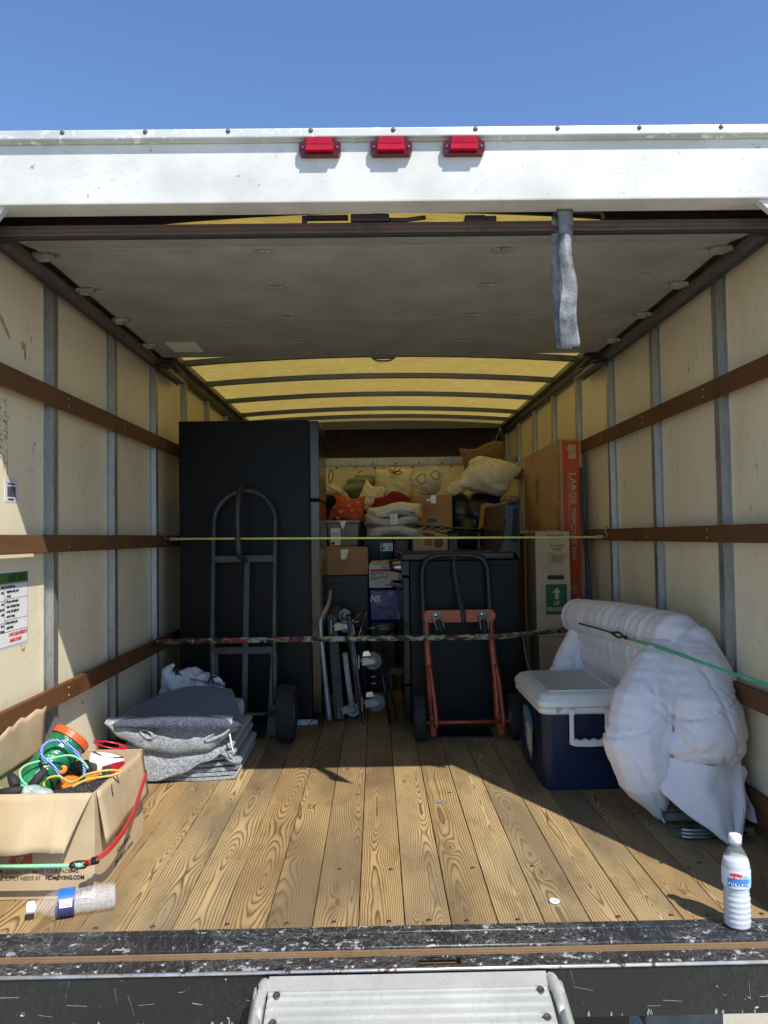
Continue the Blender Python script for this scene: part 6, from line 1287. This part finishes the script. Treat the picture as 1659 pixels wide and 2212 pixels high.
# ---- folded trolleys between refrigerator and stove
def slab(name, cx, y0, y1, z1, lean, th, m, parent, bev=.004):
    mb = MB(); v = []
    for (z, sh) in ((.01, 0), (z1, -lean)):
        for xx, yy in ((-th / 2, y0), (th / 2, y0), (th / 2, y1), (-th / 2, y1)): v.append((cx + xx + sh, yy, z))
    mb._add(v, [(0, 3, 2, 1), (4, 5, 6, 7), (0, 1, 5, 4), (1, 2, 6, 5), (2, 3, 7, 6), (3, 0, 4, 7)]); bmesh.ops.bevel(mb.bm, geom=mb.bm.edges[:], offset=bev, segments=2, affect='EDGES'); return ob(name, mb, m, parent)
m_zinc = mat('dull_zinc', (.22, .22, .20), .35, .8, .25, 30)
def caster(c, r, s, parent, m_w, sw=.0, plate=True):
    """swivel caster mounted sideways; fork points along s*X"""
    c = Vector(c); mb = MB()
    for dy in (-.017, .014): mb.prism([(0, -.022), (0, .016), (s * .02, .020), (s * (.062), .010), (s * .066, -.004), (s * .06, -.012)], .003, (c.x, c.y + dy, c.z))
    mb.box((c.x - .002, c.y - .018, c.z - .020), (c.x + .003, c.y + .018, c.z + .018)); mb.cyl(c + Vector((-s * .014, 0, 0)), c + Vector((0, 0, 0)), .012, 12)
    if plate: mb.box((c.x - s * .018 - .003, c.y - .03, c.z - .035), (c.x - s * .018 + .002, c.y + .03, c.z + .035))
    mb.cyl(c + Vector((s * .055, -.02, 0)), c + Vector((s * .055, .02, 0)), .005, 8)
    f = ob('caster', mb, m_zinc, parent); w = c + Vector((s * .055, 0, 0)); 
    wl_ = ob('caster_wheel', MB().lathe([(r * .62, -.010), (r * .9, -.012), (r, -.006), (r, .006), (r * .9, .012), (r * .62, .010)], w, axis=Y_, seg=28), m_w, f)
    ob('caster_hub', MB().lathe([(0, -.009), (r * .45, -.008), (r * .62, -.005), (r * .62, .005), (r * .45, .008), (0, .009)], w, axis=Y_, seg=28), mat('hub_grey', (.14, .16, .16), .5, 0, .2, 40) if not bpy.data.materials.get('hub_grey') else bpy.data.materials['hub_grey'], f); return f
m_gw = mat('grey_rubber_wheel', (.12, .12, .115), .6, 0, .2, 40); m_lw = mat('light_wheel', (.30, .295, .285), .6, 0, .2, 40); m_gt = mat('grey_handle_tube', (.30, .31, .32), .38, .5, .25, 10); m_slab = mat('dark_deck', (.030, .036, .036), .6, 0, .3, 12, bs=90, bstr=.3)
P1 = thing('platform_trolley', 'folded platform trolley with grey bent handle, upright beside the refrigerator', 'trolley', (-.22, 4.1, 0), 'folded trolleys')
slab('deck', -.205, 3.98, 4.50, .56, .035, .05, m_slab, P1)
tube('handle', smooth_path([(-0.252,3.900,0.027), (-0.265,3.900,0.160), (-0.282,3.900,0.350), (-0.294,3.900,0.517), (-0.283,3.920,0.563), (-0.262,4.020,0.606), (-.262, 4.25, .66)], 4), .0135, m_gt, P1, seg=12)
tube('handle', smooth_path([(-.30, 4.2, .44), (-.285, 4.2, .55), (-.262, 4.25, .66)], 4), .012, m_gt, P1, seg=10)
caster((-.190, 3.99, .060), .037, 1, P1, m_lw); caster((-.222, 3.97, .500), .034, 1, P1, m_gw)
P2 = thing('platform_trolley', 'folded trolley with blue deck and two large grey casters facing right', 'trolley', (-.09, 4.1, 0), 'folded trolleys')
m_bdeck = mat('blue_deck', (.012, .010, .075), .35, 0, .3, 10)
slab('deck', -.078, 3.95, 4.5, .555, .068, .012, m_bdeck, P2, .002); slab('deck', -.094, 3.96, 4.5, .555, .068, .010, m_dark, P2, .002)
tube('deck_trim', [(-.071, 3.949, .02), (-.139, 3.949, .55)], .0022, m_chrome, P2, seg=6); tube('deck_trim', [(-.086, 3.949, .02), (-.154, 3.949, .55)], .0022, m_chrome, P2, seg=6)
tube('handle', [(-0.138,3.940,0.078), (-0.156,3.940,0.222), (-0.171,3.940,0.366)], .0145, m_lw, P2, seg=12)
tube('handle', [(-0.129,3.960,0.454), (-0.141,3.980,0.517)], .0145, mat('cream_tube', (.42, .42, .26), .5), P2, seg=12)
caster((-0.079,3.930,0.323), .047, 1, P2, m_gw); caster((-0.065,3.930,0.107), .047, 1, P2, m_gw)
caster((-0.167,4.100,0.542), .036, -.2, P2, m_lw, plate=False)
sb_ = MB()
for a, b in (((-0.140,3.960,0.520), (-0.061,4.050,0.575)), ((-0.110,3.950,0.412), (-0.055,4.000,0.570)), ((-0.140,3.960,0.520), (-0.084,3.960,0.526)), ((-0.081,3.950,0.387), (-0.073,3.950,0.484)), ((-0.061,3.960,0.487), (0.013,3.960,0.491)), ((-0.061,3.960,0.439), (0.007,3.960,0.447)), ((-0.052,3.970,0.231), (0.004,3.970,0.235)), ((-0.053,3.970,0.195), (0.008,3.970,0.201))): sb_.tube([a, b], .0038, 6)
ob('folding_strut', sb_, m_chrome, P2)
ob('lock_tab', MB().prism([(0, 0), (.045, .004), (.032, .028), (.006, .024)], .012, (-0.079,3.915,0.349)).prism([(0, 0), (.045, .004), (.032, .028), (.006, .024)], .012, (-0.065,3.915,0.139)), m_steel, P2)
FR = thing('folding_frame', 'thin black folded metal frame leaning between the trolleys and the stove', 'frame', (.05, 4.05, 0))
for a, b, r in (((-0.000,4.000,0.427), (0.060,3.900,-0.002), .008), ((0.041,4.000,0.390), (0.096,3.920,0.007), .006), ((0.026,4.100,0.363), (0.082,4.100,0.062), .007), ((0.012,4.020,0.437), (0.088,4.100,0.457), .006)): tube('frame_tube', [a, b], r, m_black, FR, seg=8)
ob('foot_pad', MB().box((0.058,4.300,0.215), tuple(Vector((0.136,4.300,0.180)) + Vector((0, .04, 0))), .006), mat('pad_grey', (.12, .12, .10), .7), FR)
ob('small_disc', MB().lathe([(0, -.006), (.04, -.006), (.043, 0), (.04, .006), (0, .006)], (0.033,4.050,0.482), axis=(0, -.15, 1), seg=24), m_gw, FR)
